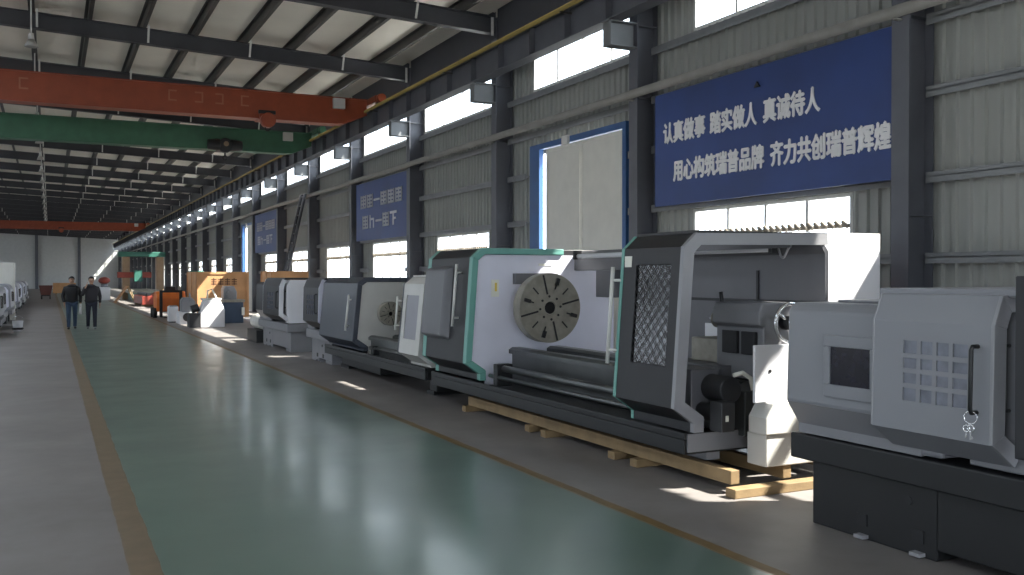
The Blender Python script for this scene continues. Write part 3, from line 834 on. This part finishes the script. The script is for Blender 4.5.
# ------------------------------------------------------------------ closed CNC lathes
def cnc_lathe(X, Y0_, L, label, group, p):
    """fully enclosed lathe: X foremost plane (door), Y0_ near end, L length"""
    r = thing('cnc_lathe', (X, Y0_, 0), label, 'lathe', group)
    ye = Y0_+L; D = p.get('depth', 1.5); k = p.get('k', 1.0)
    b = p['base']
    ym = Y0_+L*.62
    w = MB(); w.box(X+.27, X+D, ym, ye-.10, .0, .47*k); w.box(X+.27, X+D, Y0_+.1, ym, .07, .47*k); w.box(X+.27, X+D, Y0_+.1, Y0_+.6, 0, .07)
    base = w.build('base', b, r, .01)
    for yy, zz in ((ye-.52, .13), (ye-.98, .13)):
        MB().box(X+.262, X+.28, yy-.09, yy, zz-.04, zz+.04).build('jack_pocket', 'dark', base)
        MB().box(X+.215, X+.27, yy-.10, yy-.02, .012, .035).build('levelling_foot', 'endgrey', base)
    MB().cyl((X+.262, ye-.95, .34), (X+.28, ye-.95, .34), .028, n=16).build('lifting_hole', 'dark', base)
    w = MB(); w.box(X+.17, X+D+.05, Y0_, ye+.02, .465*k, .645*k); w.build('chip_tray', b, r, .012)
    # control side
    yc0 = p['split']; pr = [(X+.20, .66*k), (X+.20, .72*k), (X+.09, .885*k), (X+.11, 1.53*k), (X+.16, 1.59*k), (X+D, 1.59*k), (X+D, .66*k)]
    body = MB().prism(pr, yc0-.35, ye-.02).build('headstock_cover', p['m'], r, .02)
    MB().prism([(X+.195, .655*k), (X+.195, .722*k), (X+.085, .885*k), (X+.5, .885*k), (X+.5, .655*k)], yc0-.2, ye-.04).build('lower_skirt', 'grey', body)
    if p.get('screen'):
        a, c = p['scr'][0], p['scr'][1]; z0, z1 = p['scr'][2], p['scr'][3]
        w = MB(); f = .055
        for (s0, s1, q0, q1) in ((a-f*1.2, c+f, z0-f*1.6, z0), (a-f*1.2, c+f, z1, z1+f*1.4), (a-f*1.2, a, z0, z1), (c, c+f, z0, z1)): w.box(X+.068, X+.11, s0, s1, q0, q1)
        sf = w.build('screen_frame', p['m'], body, .006)
        MB().box(X+.082, X+.11, a, c, z0, z1).build('screen', 'screen', sf)
    # top lid
    w = MB(); w.box(X+.12, X+D-.02, Y0_+.05, p['d1']+.06, 1.655*k, 1.70*k); w.box(X+.35, X+D, p['d1']-.1, ye-.25, 1.59*k, 1.61*k); w.build('top_lid', p['m'], r, .012)
    # second (inner) door and end frame
    d0, d1 = p['d0'], p['d1']
    pr2 = [(X+.22, .66*k), (X+.22, .72*k), (X+.17, .86*k), (X+.17, 1.52*k), (X+.24, 1.65*k), (X+D, 1.65*k), (X+D, .66*k)]
    inn = MB().prism(pr2, Y0_+.05, d0+.30).build('inner_door', p['inm'], r, .01)
    d_handle('inner_handle', 'black', inn, (X+.17, d0+.005, 1.385*k), (X+.17, d0+.005, 1.02*k), (-.04, 0, 0), .010)
    if p.get('post'):
        MB().box(X-.05, X+.02, d0-.33, d0-.185, .80*k, 1.775*k).build('end_post', 'charcoal', r, .008)
    # sliding front door
    ln = [(X+.19, .70*k), (X, .837*k), (X+.015, 1.50*k), (X+.085, 1.665*k), (X+.20, 1.675*k)]
    d = MB()
    for i in (0, 2, 3): d.strip(ln[i:i+2], d0, d1, -.03)
    (xa, za), (xb, zb) = ln[1], ln[2]; fx = lambda z: xa+(xb-xa)*(z-za)/(zb-za)
    hy0, hy1, hz0, hz1 = p['win']
    def slab(a, b_, c, e, t0=0, t1=.03): d.hexa([(fx(c)+t0, a, c), (fx(c)+t1, a, c), (fx(c)+t1, b_, c), (fx(c)+t0, b_, c), (fx(e)+t0, a, e), (fx(e)+t1, a, e), (fx(e)+t1, b_, e), (fx(e)+t0, b_, e)])
    slab(d0, d1, za, hz0); slab(d0, d1, hz1, zb); slab(d0, hy0, hz0, hz1); slab(hy1, d1, hz0, hz1)
    for i in range(1, 4):                                  # 4 x 4 small lights: the bars between
        yy = hy0+(hy1-hy0)*i/4; slab(yy-.014, yy+.014, hz0, hz1)
        zz = hz0+(hz1-hz0)*i/4
        for j in range(4): slab(hy0+(hy1-hy0)*j/4+(.014 if j else 0), hy0+(hy1-hy0)*(j+1)/4-(.014 if j < 3 else 0), zz-.014, zz+.014)
    door = d.build('sliding_door', p['dm'], r)
    w = MB(); w.hexa([(fx(hz0)+.012, hy0-.02, hz0-.02), (fx(hz0)+.020, hy0-.02, hz0-.02), (fx(hz0)+.020, hy1+.02, hz0-.02), (fx(hz0)+.012, hy1+.02, hz0-.02),
                      (fx(hz1)+.012, hy0-.02, hz1+.02), (fx(hz1)+.020, hy0-.02, hz1+.02), (fx(hz1)+.020, hy1+.02, hz1+.02), (fx(hz1)+.012, hy1+.02, hz1+.02)])
    w.build('window_pane', 'winglass', door)
    i2 = offset(ln, -.10)
    for a, b_ in ((d0-.02, d0+.004), (d1-.004, d1+.012)):
        q = MB()
        for i in range(len(ln)-1):
            A, B_, A2, B2 = ln[i], ln[i+1], i2[i], i2[i+1]
            q.hexa([(A[0]-.003, a, A[1]), (A2[0], a, A2[1]), (A2[0], b_, A2[1]), (A[0]-.003, b_, A[1]), (B_[0]-.003, a, B_[1]+.003), (B2[0], a, B2[1]), (B2[0], b_, B2[1]), (B_[0]-.003, b_, B_[1]+.003)])
        q.build('door_edge', p.get('em', p['dm']), door, .004)
    d_handle('door_handle', 'black', door, (fx(1.38*k), d0+.085, 1.38*k), (fx(1.01*k), d0+.085, 1.01*k), (-.055, 0, 0), .013)
    return r
e_l = cnc_lathe(4.66, 2.20, 3.06, 'light grey enclosed lathe on black base, with small screen and gridded door, nearest the camera', None, dict(
    base='black', split=4.35, m='lgrey', dm='lgrey', inm='grey', em='endgrey', d0=3.53, d1=4.36, scr=(4.45, 4.80, 1.045, 1.30), screen=True, post=True, win=(3.68, 4.13, 1.02, 1.385)))
# keys hanging on its door handle
kx, ky = 4.615, 3.615
kr = thing('key_bunch', (kx, ky, .9), 'silver keys on a ring hanging from the black handle of the light grey lathe door', 'keys')
MB().ring((kx, ky, .985), (1, .3, 0), .035, .003, 24, 6).build('ring', 'chrome', kr)
w = MB(); w.ring((kx-.004, ky-.005, .925), (1, 0, 0), .02, .005, 16, 6); w.box(kx-.007, kx-.001, ky-.010, ky, .862, .908); w.box(kx-.007, kx-.001, ky-.02, ky-.010, .866, .880); w.build('key', 'chrome', kr)
w = MB(); w.ring((kx-.01, ky+.018, .922), (1, .2, 0), .018, .005, 16, 6); w.hexa([(kx-.013, ky+.016, .87), (kx-.007, ky+.016, .87), (kx-.007, ky+.026, .87), (kx-.013, ky+.026, .87), (kx-.013, ky+.012, .906), (kx-.007, ky+.012, .906), (kx-.007, ky+.022, .906), (kx-.013, ky+.022, .906)]); w.build('key', 'chrome', kr)

cnc_lathe(4.80, 18.5, 1.8, 'charcoal enclosed lathe standing directly beyond the warm white lathe', None, dict(
    base='grey', split=19.9, m='charcoal', dm='charcoal', inm='lav', em='lav', d0=18.65, d1=19.9, win=(18.95, 19.6, 1.0, 1.4), k=1.03))
a_l = cnc_lathe(4.80, 22.1, 3.4, 'dark lathe with pale sunlit end, in front of the low plywood crate', None, dict(
    base='grey', split=24.2, m='charcoal', dm='charcoal', inm='white', em='white', d0=22.25, d1=24.1, win=(22.9, 23.6, 1.0, 1.4), k=1.03))
w = MB(); w.cyl((5.2, 25.75, .55), (5.2, 26.9, .55), .20, n=24); w.build('chip_drum', 'warm', a_l, .02)
MB().box(4.95, 5.5, 25.7, 27.0, 0, .34).build('drum_stand', 'tray', a_l, .01)

# white electrical cabinet behind the large lathe
r = thing('electrical_cabinet', (7.2, 7.2, 0), 'tall plain white electrical cabinet behind the right end of the large teal-trimmed lathe', 'cabinet')
MB().box(6.60, 7.80, 7.2, 7.85, .08, 2.22).build('body', 'white', r, .006)
MB().box(6.66, 7.74, 7.25, 7.80, 0, .08).build('plinth', 'tray', r)
w = MB(); w.box(6.64, 7.76, 7.185, 7.20, .14, 2.18); d = w.build('door', 'white', r, .006)
w = MB(); w.cyl((7.70, 7.185, 1.12), (7.70, 7.165, 1.12), .03, n=16); w.box(7.69, 7.71, 7.15, 7.17, 1.04, 1.14); w.build('latch', 'dark', d)

r = thing('steel_box', (8.9, 8.6, 0), 'rust red steel box by the column, just right of the white cabinet', 'box')
MB().box(8.55, 8.95, 8.45, 8.75, 0, 1.98).build('body', 'red', r, .01)
MB().box(8.57, 8.93, 8.44, 8.45, .10, 1.93).build('door', 'red', r, .005)

# ------------------------------------------------------------------ row of pale lathes on the left of the aisle (their fronts face +X)
def left_lathe():
    r = thing('round_front_lathe', (0, 0, 0), '', 'lathe', 'pale lathes along the left of the aisle')
    # local: front plane x=0, machine towards -x, near end y=0, length 3.4
    ol = [(-.06, .52), (0, .62), (-.02, 1.30), (-.10, 1.45), (-.24, 1.50), (-1.3, 1.50), (-1.3, .52)]
    MB().prism(ol, 0, 3.3).build('cover', 'pale', r, .05, 4)
    MB().prism([(-.12, .62), (-.07, .66), (-.09, 1.26), (-.17, 1.38), (-.28, 1.42), (-1.2, 1.42), (-1.2, .62)], -.015, 0).build('end_panel', 'lav', r, .01)
    MB().box(-1.35, .04, -.05, 3.4, .36, .52).build('chip_tray', 'grey', r, .01)
    for a in (.1, 2.4): MB().box(-1.2, -.15, a, a+.8, 0, .36).build('base', 'tray', r, .01)
    MB().box(-.03, .012, 1.1, 2.0, .85, 1.2).build('window_pane', 'screen', r)
    d_handle('door_handle', 'black', r, (-.005, .9, 1.2), (.0, .9, .85), (.06, 0, 0))
    return r
L0 = left_lathe()
for i in range(9):
    o = L0 if i == 0 else copy_tree(L0)
    o.location = (-1.32-(.1 if i % 2 else 0), 31.0+4.6*i, 0)
    o['label'] = '%s pale round-cornered lathe in the row left of the aisle, counted from the camera' % ordinal(i)

w = MB()
A = [(0, .0), (.13, .0), (.165, .34), (.155, .34), (.12, .02), (0, .02)]
n = 24; rings = [[w.bm.verts.new((-.95+rr*math.cos(2*PI*i/n), 34.75+rr*math.sin(2*PI*i/n), z)) for i in range(n)] for rr, z in A[1:5]]
for a, b in zip(rings, rings[1:]):
    for i in range(n): w.face([a[i], a[(i+1) % n], b[(i+1) % n], b[i]])
w.face(rings[0][::-1]); w.face(rings[-1])
r = thing('bucket', (-.95, 34.75, 0), 'small white bucket on the floor beside the first pale lathe on the left', 'bucket')
w.build('pail', 'white', r)
MB().ring((-.95, 34.75, .09), (0, 0, 1), .143, .035, 24, 8).build('base_band', 'dark', r)
MB().tube([(-.95+.165*math.cos(t), 34.75, .33+.16*math.sin(t)) for t in [PI*i/12 for i in range(13)]], .005, 6).build('bail', 'chrome', r)

r = thing('steel_cupboard', (-1.9, 43.9, 0), 'cream steel cupboard standing behind the pale lathes at far left', 'cupboard')
MB().box(-2.5, -1.3, 43.86, 44.45, 0, 2.35).build('body', 'cream', r, .01)
for a in (-2.48, -1.90): MB().box(a, a+.56, 43.84, 43.86, .1, 2.3).build('door', 'cream', r, .005)

# ------------------------------------------------------------------ further down the hall
def crate(label, x0, x1, y0, y1, z0, z1, marks):
    r = thing('wooden_crate', ((x0+x1)/2, y0, 0), label, 'crate')
    MB().box(x0, x1, y0, y1, z0, z1).build('panel', 'crate', r)
    for b in ((x0, x0+.1, y0-.03, y0, z0, z1), (x1-.1, x1, y0-.03, y0, z0, z1), (x0+.1, x1-.1, y0-.03, y0, z1-.10, z1), (x0+.1, x1-.1, y0-.03, y0, z0, z0+.10)) + tuple((x0-.03, x0, yy, yy+.10, z0, z1) for yy in (y0, (y0+y1)/2, y1-.1)):
        MB().box(*b).build('batten', 'crate', r)
    for xx in (x0+.2, x1-.4): MB().box(xx, xx+.15, y0, y1, 0, z0).build('runner', 'wood', r)
    if marks:
        w = MB()
        for i in range(4):
            a = x0+.55+i*.27
            for t in range(3): w.box(a, a+.21, y0-.006, y0, z1-.52+t*.09, z1-.48+t*.09)
            w.box(a+.08, a+.12, y0-.006, y0, z1-.54, z1-.26)
        w.build('lettering', 'ink', r)
    return r
crate('tall plywood crate with dark lettering, standing left of the far machines', 5.35, 7.40, 40, 43, .12, 1.98, True)
crate('long low plywood crate seen over the dark lathes', 6.85, 8.1, 32.8, 34.6, .12, 1.97, False)

# little bench-height machines in the sun
r = thing('pedestal_grinder', (5.1, 34.8, 0), 'white boxy machine with sloping front in sunlight, before the tall crate', 'machine')
MB().prism([(4.72, 0), (5.55, 0), (5.55, .62), (5.40, .95), (4.86, .95), (4.72, .55)], 34.5, 35.1).build('body', 'white', r, .02)
MB().box(4.80, 5.45, 34.52, 35.08, .95, 1.02).build('top_plate', 'warm', r, .01)
MB().tube([(5.0, 34.8, 1.02), (5.0, 34.75, 1.28), (5.15, 34.75, 1.34), (5.32, 34.8, 1.02)], .03, 8).build('hose', 'plate', r)
MB().cyl((4.70, 34.8, .70), (4.45, 34.8, .62), .14, n=20).build('motor', 'motor', r, .01)
MB().box(4.35, 4.74, 34.5, 35.1, 0, .50).build('side_box', 'charcoal', r, .01)
r = thing('small_lathe', (4.5, 37.4, 0), 'small grey machine with round disc on its end, left of the white boxy machine', 'machine')
MB().box(4.35, 4.95, 37.2, 38.4, 0, .45).build('stand', 'white', r, .01)
MB().prism([(4.42, .45), (4.92, .45), (4.92, .85), (4.80, 1.0), (4.5, 1.0), (4.42, .9)], 37.25, 37.8).build('headstock', 'lgrey', r, .03)
MB().cyl((4.62, 37.12, .26), (4.62, 37.22, .26), .16, n=28).build('disc', 'charcoal', r, .01)
MB().ring((4.72, 37.3, 1.0), (1, 0, 0), .16, .02, 20, 6).build('guard', 'lgrey', r)
r = thing('machine_pedestal', (4.3, 38.9, 0), 'upright white box pedestal beside the orange machine', 'pedestal')
MB().box(4.12, 4.48, 38.7, 39.2, .04, .62).build('body', 'white', r, .02)
MB().box(4.16, 4.44, 38.75, 39.15, .62, .66).build('cap', 'lgrey', r, .01)
MB().box(4.16, 4.44, 38.75, 39.15, 0, .04).build('foot', 'dark', r)
r = thing('forklift', (4.5, 43, 0), 'bright orange stacker truck in sunlight, beside the white pedestal', 'forklift')
MB().prism([(43.0, .28), (44.5, .28), (44.5, .95), (44.3, 1.12), (43.4, 1.15), (43.0, .85)], 4.1, 5.3, 'x').build('body', 'morange', r, .04)
for x in (4.2, 5.0): MB().box(x, x+.12, 42.85, 42.95, .05, 1.2).build('mast_rail', 'dark', r)
MB().box(4.32, 5.0, 42.86, 42.94, 1.10, 1.2).build('mast_bar', 'dark', r)
for x in (4.28, 4.98): MB().box(x, x+.12, 41.9, 42.85, .05, .10).build('fork', 'dark', r)
for x in (4.05, 5.25):
    for y in (43.3, 44.2): MB().cyl((x-.08, y, .22), (x+.08, y, .22), .22, n=20).build('wheel', 'rubber', r)
MB().box(4.5, 4.95, 43.7, 44.2, 1.12, 1.35).build('seat', 'dark', r, .04)
r = thing('drill_press', (5.9, 44.5, 0), 'green pillar drill with pale plate, left of the tall plywood crate', 'drill')
MB().box(5.6, 6.2, 44.2, 44.9, 0, .15).build('foot', 'mgreen', r, .02)
MB().cyl((5.9, 44.6, .15), (5.9, 44.6, 1.9), .11, n=20).build('pillar', 'mgreen', r)
MB().box(5.62, 6.18, 43.95, 44.9, 1.35, 2.05).build('drill_head', 'mgreen', r, .05)
MB().box(5.75, 6.12, 43.94, 43.95, 1.52, 1.75).build('plate', 'plate', r)
MB().cyl((5.9, 44.15, 1.0), (5.9, 44.15, 1.35), .06, .07, 14).build('chuck', 'iron', r)
MB().box(5.6, 6.2, 43.9, 44.55, .78, .84).build('table', 'iron', r, .01)
r = thing('surface_grinder', (6.3, 37.6, 0), 'dark blue machine with grey head, in front of the tall plywood crate', 'machine')
MB().box(5.95, 6.7, 37.3, 38.2, 0, .80).build('base', 'dblue', r, .03)
MB().box(5.9, 6.75, 37.25, 38.25, .80, .90).build('table', 'iron', r, .01)
MB().prism([(6.0, .9), (6.5, .9), (6.5, 1.2), (6.4, 1.42), (6.05, 1.42), (6.0, 1.3)], 37.6, 38.2).build('head', 'lgrey', r, .02)
MB().cyl((6.25, 37.35, 1.1), (6.25, 37.6, 1.1), .14, n=24).build('wheel_guard', 'grey', r)
MB().box(6.62, 6.72, 37.2, 37.25, .3, .6).build('switch_plate', 'plate', r)
r = thing('planer_mill', (6.4, 80, 0), 'tall green and tan double-column planer with red crossrail near the far end', 'machine')
for x in (5.1, 7.6): MB().box(x, x+.55, 80, 80.9, 0, 3.35).build('column', 'tan', r, .03)
MB().box(4.8, 8.3, 79.9, 80.9, 3.35, 3.75).build('top_beam', 'mgreen', r, .03)
MB().box(4.7, 7.2, 79.5, 80.0, 1.7, 2.15).build('crossrail', 'red', r, .03)
MB().box(5.9, 6.5, 79.2, 79.6, 1.4, 2.3).build('tool_head', 'mgreen', r, .03)
MB().box(5.3, 7.4, 75.5, 84, .55, .8).build('work_table', 'iron', r, .02)
MB().box(5.5, 7.2, 75, 84.5, 0, .55).build('bed', 'mgreen', r, .02)
r = thing('casting_bed', (5.3, 62, 0), 'long low red-brown machine bed lying before the tall planer', 'casting')
MB().prism([(4.9, .12), (6.6, .12), (6.6, .72), (4.9, .62)], 60, 66).build('body', 'red', r, .02)
for yy in (60.3, 65.2): MB().box(4.9, 6.6, yy, yy+.3, 0, .12).build('support', 'wood', r)
for x in (5.1, 6.1): MB().box(x, x+.3, 60, 66, .66, .80).build('slideway', 'dark', r)
r = thing('plywood_panel', (4.4, 70, 0), 'sunlit plywood panel leaning on a trestle near the far end', 'panel')
MB().hexa([(3.95, 69, 0), (4.0, 69, 0), (4.0, 71.2, 0), (3.95, 71.2, 0), (4.75, 69, 1.15), (4.80, 69, 1.15), (4.80, 71.2, 1.15), (4.75, 71.2, 1.15)]).build('panel', 'crate', r)
for yy in (69.2, 70.8): MB().tube([(5.3, yy, 0), (4.82, yy, 1.1)], .04, 8).build('trestle_leg', 'wood', r)
r = thing('milling_machine', (3.7, 78, 0), 'white machine with round red top near the far end, right of the two people', 'machine')
MB().box(3.3, 4.1, 77.7, 78.7, 0, 1.0).build('base', 'white', r, .05)
MB().cyl((3.7, 78.2, 1.0), (3.7, 78.2, 1.25), .25, n=20).build('neck', 'lgrey', r)
MB().ball((3.7, 78.2, 1.5), .42, (1, 1, .65)).build('cover', 'red', r)
r = thing('scrap_cart', (-.4, 84, 0), 'dark red cart at the far left end of the aisle', 'cart')
MB().prism([(-.65, .35), (.05, .35), (.2, 1.1), (-.8, 1.1)], 83.5, 85).build('tub', 'maroon', r, .03)
for x in (-.6, .0):
    for y in (83.8, 84.7): MB().cyl((x-.05, y, .17), (x+.05, y, .17), .17, n=18).build('wheel', 'rubber', r)
MB().box(-.62, .02, 83.6, 84.9, .25, .35).build('chassis', 'dark', r)
crate('flat tan crate far away behind the two walking people', .3, 2.4, 108, 110, .1, 1.15, False)

# steel ladder leaning between two columns
r = thing('ladder', (7.9, 36.9, 0), 'dark steel ladder leaning up the wall between two columns, above the low crate', 'ladder')
A_, B_ = Vector((7.89, 36.9, 0)), Vector((8.90, 36.5, 5.0)); sd = Vector((.0, .55, 0))
for s in (0, 1): MB().tube([A_+sd*s, B_+sd*s], .06, 8).build('rail', 'rafter', r)
for i in range(14):
    t = (i+.7)/14; MB().tube([A_.lerp(B_, t), A_.lerp(B_, t)+sd], .026, 6).build('rung', 'rafter', r)

# ------------------------------------------------------------------ people
def skinned(name, m, parent, verts, edges, sub=2):
    """verts: [(x,y,z,r)], grown into one smooth surface along the edges"""
    me = bpy.data.meshes.new(name)
    org = world_org(parent)
    me.from_pydata([Vector(v[:3])-org for v in verts], edges, [])
    o = bpy.data.objects.new(name, me); C.objects.link(o)
    sk = o.modifiers.new('skin', 'SKIN'); sk.use_smooth_shade = True
    if not me.skin_vertices: return o
    for i, v in enumerate(verts):
        rr = v[3]; me.skin_vertices[0].data[i].radius = (rr if not isinstance(rr, tuple) else rr)if isinstance(rr, tuple) else (rr, rr)
    me.skin_vertices[0].data[0].use_root = True
    s = o.modifiers.new('sub', 'SUBSURF'); s.levels = sub; s.render_levels = sub
    dg = bpy.context.evaluated_depsgraph_get()
    fin = bpy.data.meshes.new_from_object(o.evaluated_get(dg)); bpy.data.objects.remove(o)
    fin.materials.clear(); fin.materials.append(M[m])
    for p_ in fin.polygons: p_.use_smooth = True
    o = bpy.data.objects.new(name, fin); C.objects.link(o); o.parent = parent
    return o

def chain(V, E, pts, start=None):
    """append a run of (x,y,z,r); joined to vertex index START"""
    prev = start
    for p in pts:
        V.append(p); i = len(V)-1
        if prev is not None: E.append((prev, i))
        prev = i
    return prev

def person(px, py, label, jm, tm, pose, shoe):
    """walking towards the camera (-Y). The person's right side is at -x."""
    r = thing('person', (px, py, 0), label, 'person')
    def w_(p): return (px+p[0], py+p[1], p[2], p[3])
    hipz, shz = .90, 1.42
    # joints
    step = .20
    legs = {}
    for s, dy in ((-1, -step), (1, step)):
        dy = dy*pose['stride']
        legs[s] = [(.095*s, 0, .88, .085), (.10*s, dy*.55-.03, .49, .058), (.10*s, dy+(.05 if dy > 0 else 0), .10, .040)]
    arms = pose['arms']
    V, E = [], []
    root = chain(V, E, [w_((0, 0, .92, (.12, .085)))])
    chest = chain(V, E, [w_((0, 0, 1.12, (.10, .07))), w_((0, 0, 1.32, (.11, .07)))], root)
    neck = chain(V, E, [w_((0, .01, 1.46, (.05, .05))), w_((0, -.012, 1.54, (.055, .058)))], chest)
    head = chain(V, E, [w_((0, -.025, 1.585, (.068, .080))), w_((0, -.020, 1.66, (.078, .098))), w_((0, -.012, 1.735, (.060, .075)))], neck)
    chin = len(V)-3
    chain(V, E, [w_((0, -.115, 1.645, .013)), w_((0, -.128, 1.628, .013))], chin+1)          # nose
    for s in (-1, 1): chain(V, E, [w_((.083*s, -.005, 1.65, .016)), w_((.092*s, .002, 1.66, .014))], chin+1)   # ears
    for s in (-1, 1):
        k = chain(V, E, [w_(p) for p in legs[s]], root)
        a = legs[s][2]
        chain(V, E, [w_((a[0], a[1]-.02, .045, .034)), w_((a[0]*1.1, a[1]-.13, .035, .030))], k)
        sh, el, wr, hd, fd = arms[s]
        k = chain(V, E, [w_((*sh, .058)), w_((*el, .040)), w_((*wr, .028)), w_((*hd, (.034, .022)))], chest)
        hv = Vector(hd); fdir = Vector(fd).normalized(); side = Vector((0, 1, 0)) if abs(fdir.y) < .7 else Vector((1, 0, 0))
        for j, (off, ln) in enumerate(((-.030, .070), (-.010, .080), (.010, .076), (.028, .062))):
            b = hv+side*off+fdir*.035; m_ = b+fdir*ln*.55; t_ = m_+(fdir+Vector((-.5*s, 0, 0))).normalized()*ln*.45
            chain(V, E, [w_((*b, .010)), w_((*m_, .009)), w_((*t_, .008))], k)
        b = hv+side*-.034; t_ = b+(fdir*.6-side*.7).normalized()*.05
        chain(V, E, [w_((*b, .011)), w_((*t_, .010))], k)
    body = skinned('body', 'skin', r, V, E, 1)
    # trousers
    V, E = [], []
    root = chain(V, E, [w_((0, 0, .95, (.165, .125)))])
    for s in (-1, 1):
        l = legs[s]
        chain(V, E, [w_((l[0][0], l[0][1], .86, .105)), w_((l[1][0], l[1][1], l[1][2]+.05, .078)), w_((l[1][0], l[1][1], l[1][2]-.08, .072)), w_((l[2][0], l[2][1], .13, .060)), w_((l[2][0], l[2][1], .06, .064))], root)
    skinned('trousers', tm, r, V, E, 2)
    # jacket with sleeves
    V, E = [], []
    root = chain(V, E, [w_((0, 0, 1.15, (.215, .165)))])
    chain(V, E, [w_((0, 0, .98, (.22, .165))), w_((0, 0, .84, (.21, .16)))], root)
    up = chain(V, E, [w_((0, 0, 1.33, (.225, .165)))], root)
    chain(V, E, [w_((0, -.02, 1.44, (.165, .155))), w_((0, -.01, 1.53, (.105, .11)))], up)
    for s in (-1, 1):
        sh, el, wr, hd, fd = arms[s]
        wv = Vector(wr); ev = Vector(el); cuff = wv
        chain(V, E, [w_((sh[0]*1.0, sh[1], sh[2], .080)), w_((*ev.lerp(Vector(sh), .35), .066)), w_((*el, .062)), w_((*ev.lerp(wv, .5), .054)), w_((*cuff, .050))], up)
    skinned('jacket', jm, r, V, E, 2)
    # shoes
    for s in (-1, 1):
        a = legs[s][2]; V, E = [], []
        chain(V, E, [w_((a[0], a[1]+.05, .045, (.043, .043))), w_((a[0], a[1]-.03, .05, (.047, .045))), w_((a[0]*1.08, a[1]-.12, .038, (.046, .036))), w_((a[0]*1.12, a[1]-.18, .034, (.034, .030)))])
        skinned('shoe', shoe, r, V, E, 2)
    # hair cap, eyes, brows, mouth
    w = MB(); w.ball((px, py+.012, 1.70), .112, (.86, 1.02, .86), 10)
    for v in list(w.bm.verts):
        if v.co.z < 1.62 or (v.co.y < py-.055 and v.co.z < 1.725): w.bm.verts.remove(v)
    w.build('hair', 'hair', r)
    for s in (-1, 1):
        MB().ball((px+.030*s, py-.108, 1.665), .011, (1.3, .6, .7), 6).build('eye', 'hair', r)
    MB().box(px-.024, px+.024, py-.112, py-.105, 1.598, 1.605).build('mouth', 'red', r)
    return r
walkA = {'stride': 1.0, 'arms': {
    -1: ((-.205, 0, 1.385), (-.275, .04, 1.12), (-.235, -.06, .90), (-.225, -.09, .82), (.1, -.1, -1)),
    1: ((.205, 0, 1.385), (.275, .03, 1.12), (.270, -.03, .88), (.268, -.05, .80), (0, -.1, -1))}}
walkB = {'stride': -.8, 'arms': {
    -1: ((-.205, 0, 1.385), (-.285, -.06, 1.14), (-.195, -.20, 1.40), (-.150, -.18, 1.50), (.25, .3, 1)),
    1: ((.205, 0, 1.385), (.27, .05, 1.12), (.265, .02, .88), (.262, 0, .80), (0, -.1, -1))}}
person(.66, 35.4, 'person in black jacket and blue jeans walking with a white paper roll', 'jacket', 'jeans', walkA, 'dark')
person(1.26, 35.1, 'person in dark clothes walking with one hand raised to the face', 'jacket2', 'trousers', walkB, 'grey')
w = MB(); w.cyl((.66+.272, 35.32, .86), (.66+.262, 35.34, .50), .040, .048, 16)
tag(w.build('paper_roll', 'paper'), 'white roll of paper held in the hand of the person in jeans', 'paper roll')

# ------------------------------------------------------------------ light, sky, camera
sun = bpy.data.lights.new('sun', 'SUN'); sun.energy = 34.0; sun.angle = math.radians(.55); sun.color = (1.0, .95, .86)
so = bpy.data.objects.new('sun', sun); C.objects.link(so); so.location = (30, -20, 40)
so.rotation_euler = Vector((-.78, .43, -1)).to_track_quat('-Z', 'Y').to_euler()

wd = bpy.data.worlds.new('sky'); bpy.context.scene.world = wd; wd.use_nodes = True
bg = wd.node_tree.nodes['Background']; bg.inputs['Color'].default_value = (.80, .89, 1.0, 1); bg.inputs['Strength'].default_value = 9.0

def portal(name, loc, rot, sx, sy):
    """marks a daylight opening so the sky is sampled through it; gives off no light of its own"""
    l = bpy.data.lights.new(name, 'AREA'); l.shape = 'RECTANGLE'; l.size = sx; l.size_y = sy; l.cycles.is_portal = True
    o = bpy.data.objects.new(name, l); C.objects.link(o); o.location = loc; o.rotation_euler = rot
RR = (0, PI/2, 0)          # faces -X
portal('daylight_lower_windows', (XW+.12, 75, 1.93), RR, 1.95, 156)
portal('daylight_clerestory', (XW+.12, 77, 6.37), RR, 1.05, 150)
portal('daylight_added_transom', (XW+.12, 4.8, 5.48), RR, 2.3, 3.4)
portal('daylight_left_lower', (XL-.15, 73, 1.7), (0, -PI/2, 0), 1.0, 164)
portal('daylight_left_upper', (XL-.15, 73, 6.4), (0, -PI/2, 0), 1.0, 164)
portal('daylight_added_roof', ((SKX0+SKX1)/2, (SKY[0][0]+SKY[-1][1])/2, 9.2), (0, 0, 0), SKX1-SKX0, SKY[-1][1]-SKY[0][0])
portal('daylight_back_gate', ((GX0+GX1)/2, YB-.2, GZ/2), (-PI/2, 0, 0), GX1-GX0, GZ)

cam = bpy.data.cameras.new('camera'); co = bpy.data.objects.new('camera', cam); C.objects.link(co)
cam.sensor_width = 36; cam.lens = 946/1024*36; cam.clip_end = 500; cam.clip_start = .05
co.location = (0, 0, 1.77); co.rotation_euler = (math.radians(90-.64), 0, math.radians(-26.03))
sc = bpy.context.scene; sc.camera = co
sc.view_settings.view_transform = 'Standard'; sc.view_settings.look = 'None'
sc.view_settings.gamma = 1; sc.view_settings.use_curve_mapping = False; sc.view_settings.exposure = -0.36
sc.cycles.use_denoising = True
sc.cycles.max_bounces = 12; sc.cycles.diffuse_bounces = 8; sc.cycles.transparent_max_bounces = 16
sc.cycles.sample_clamp_indirect = 8
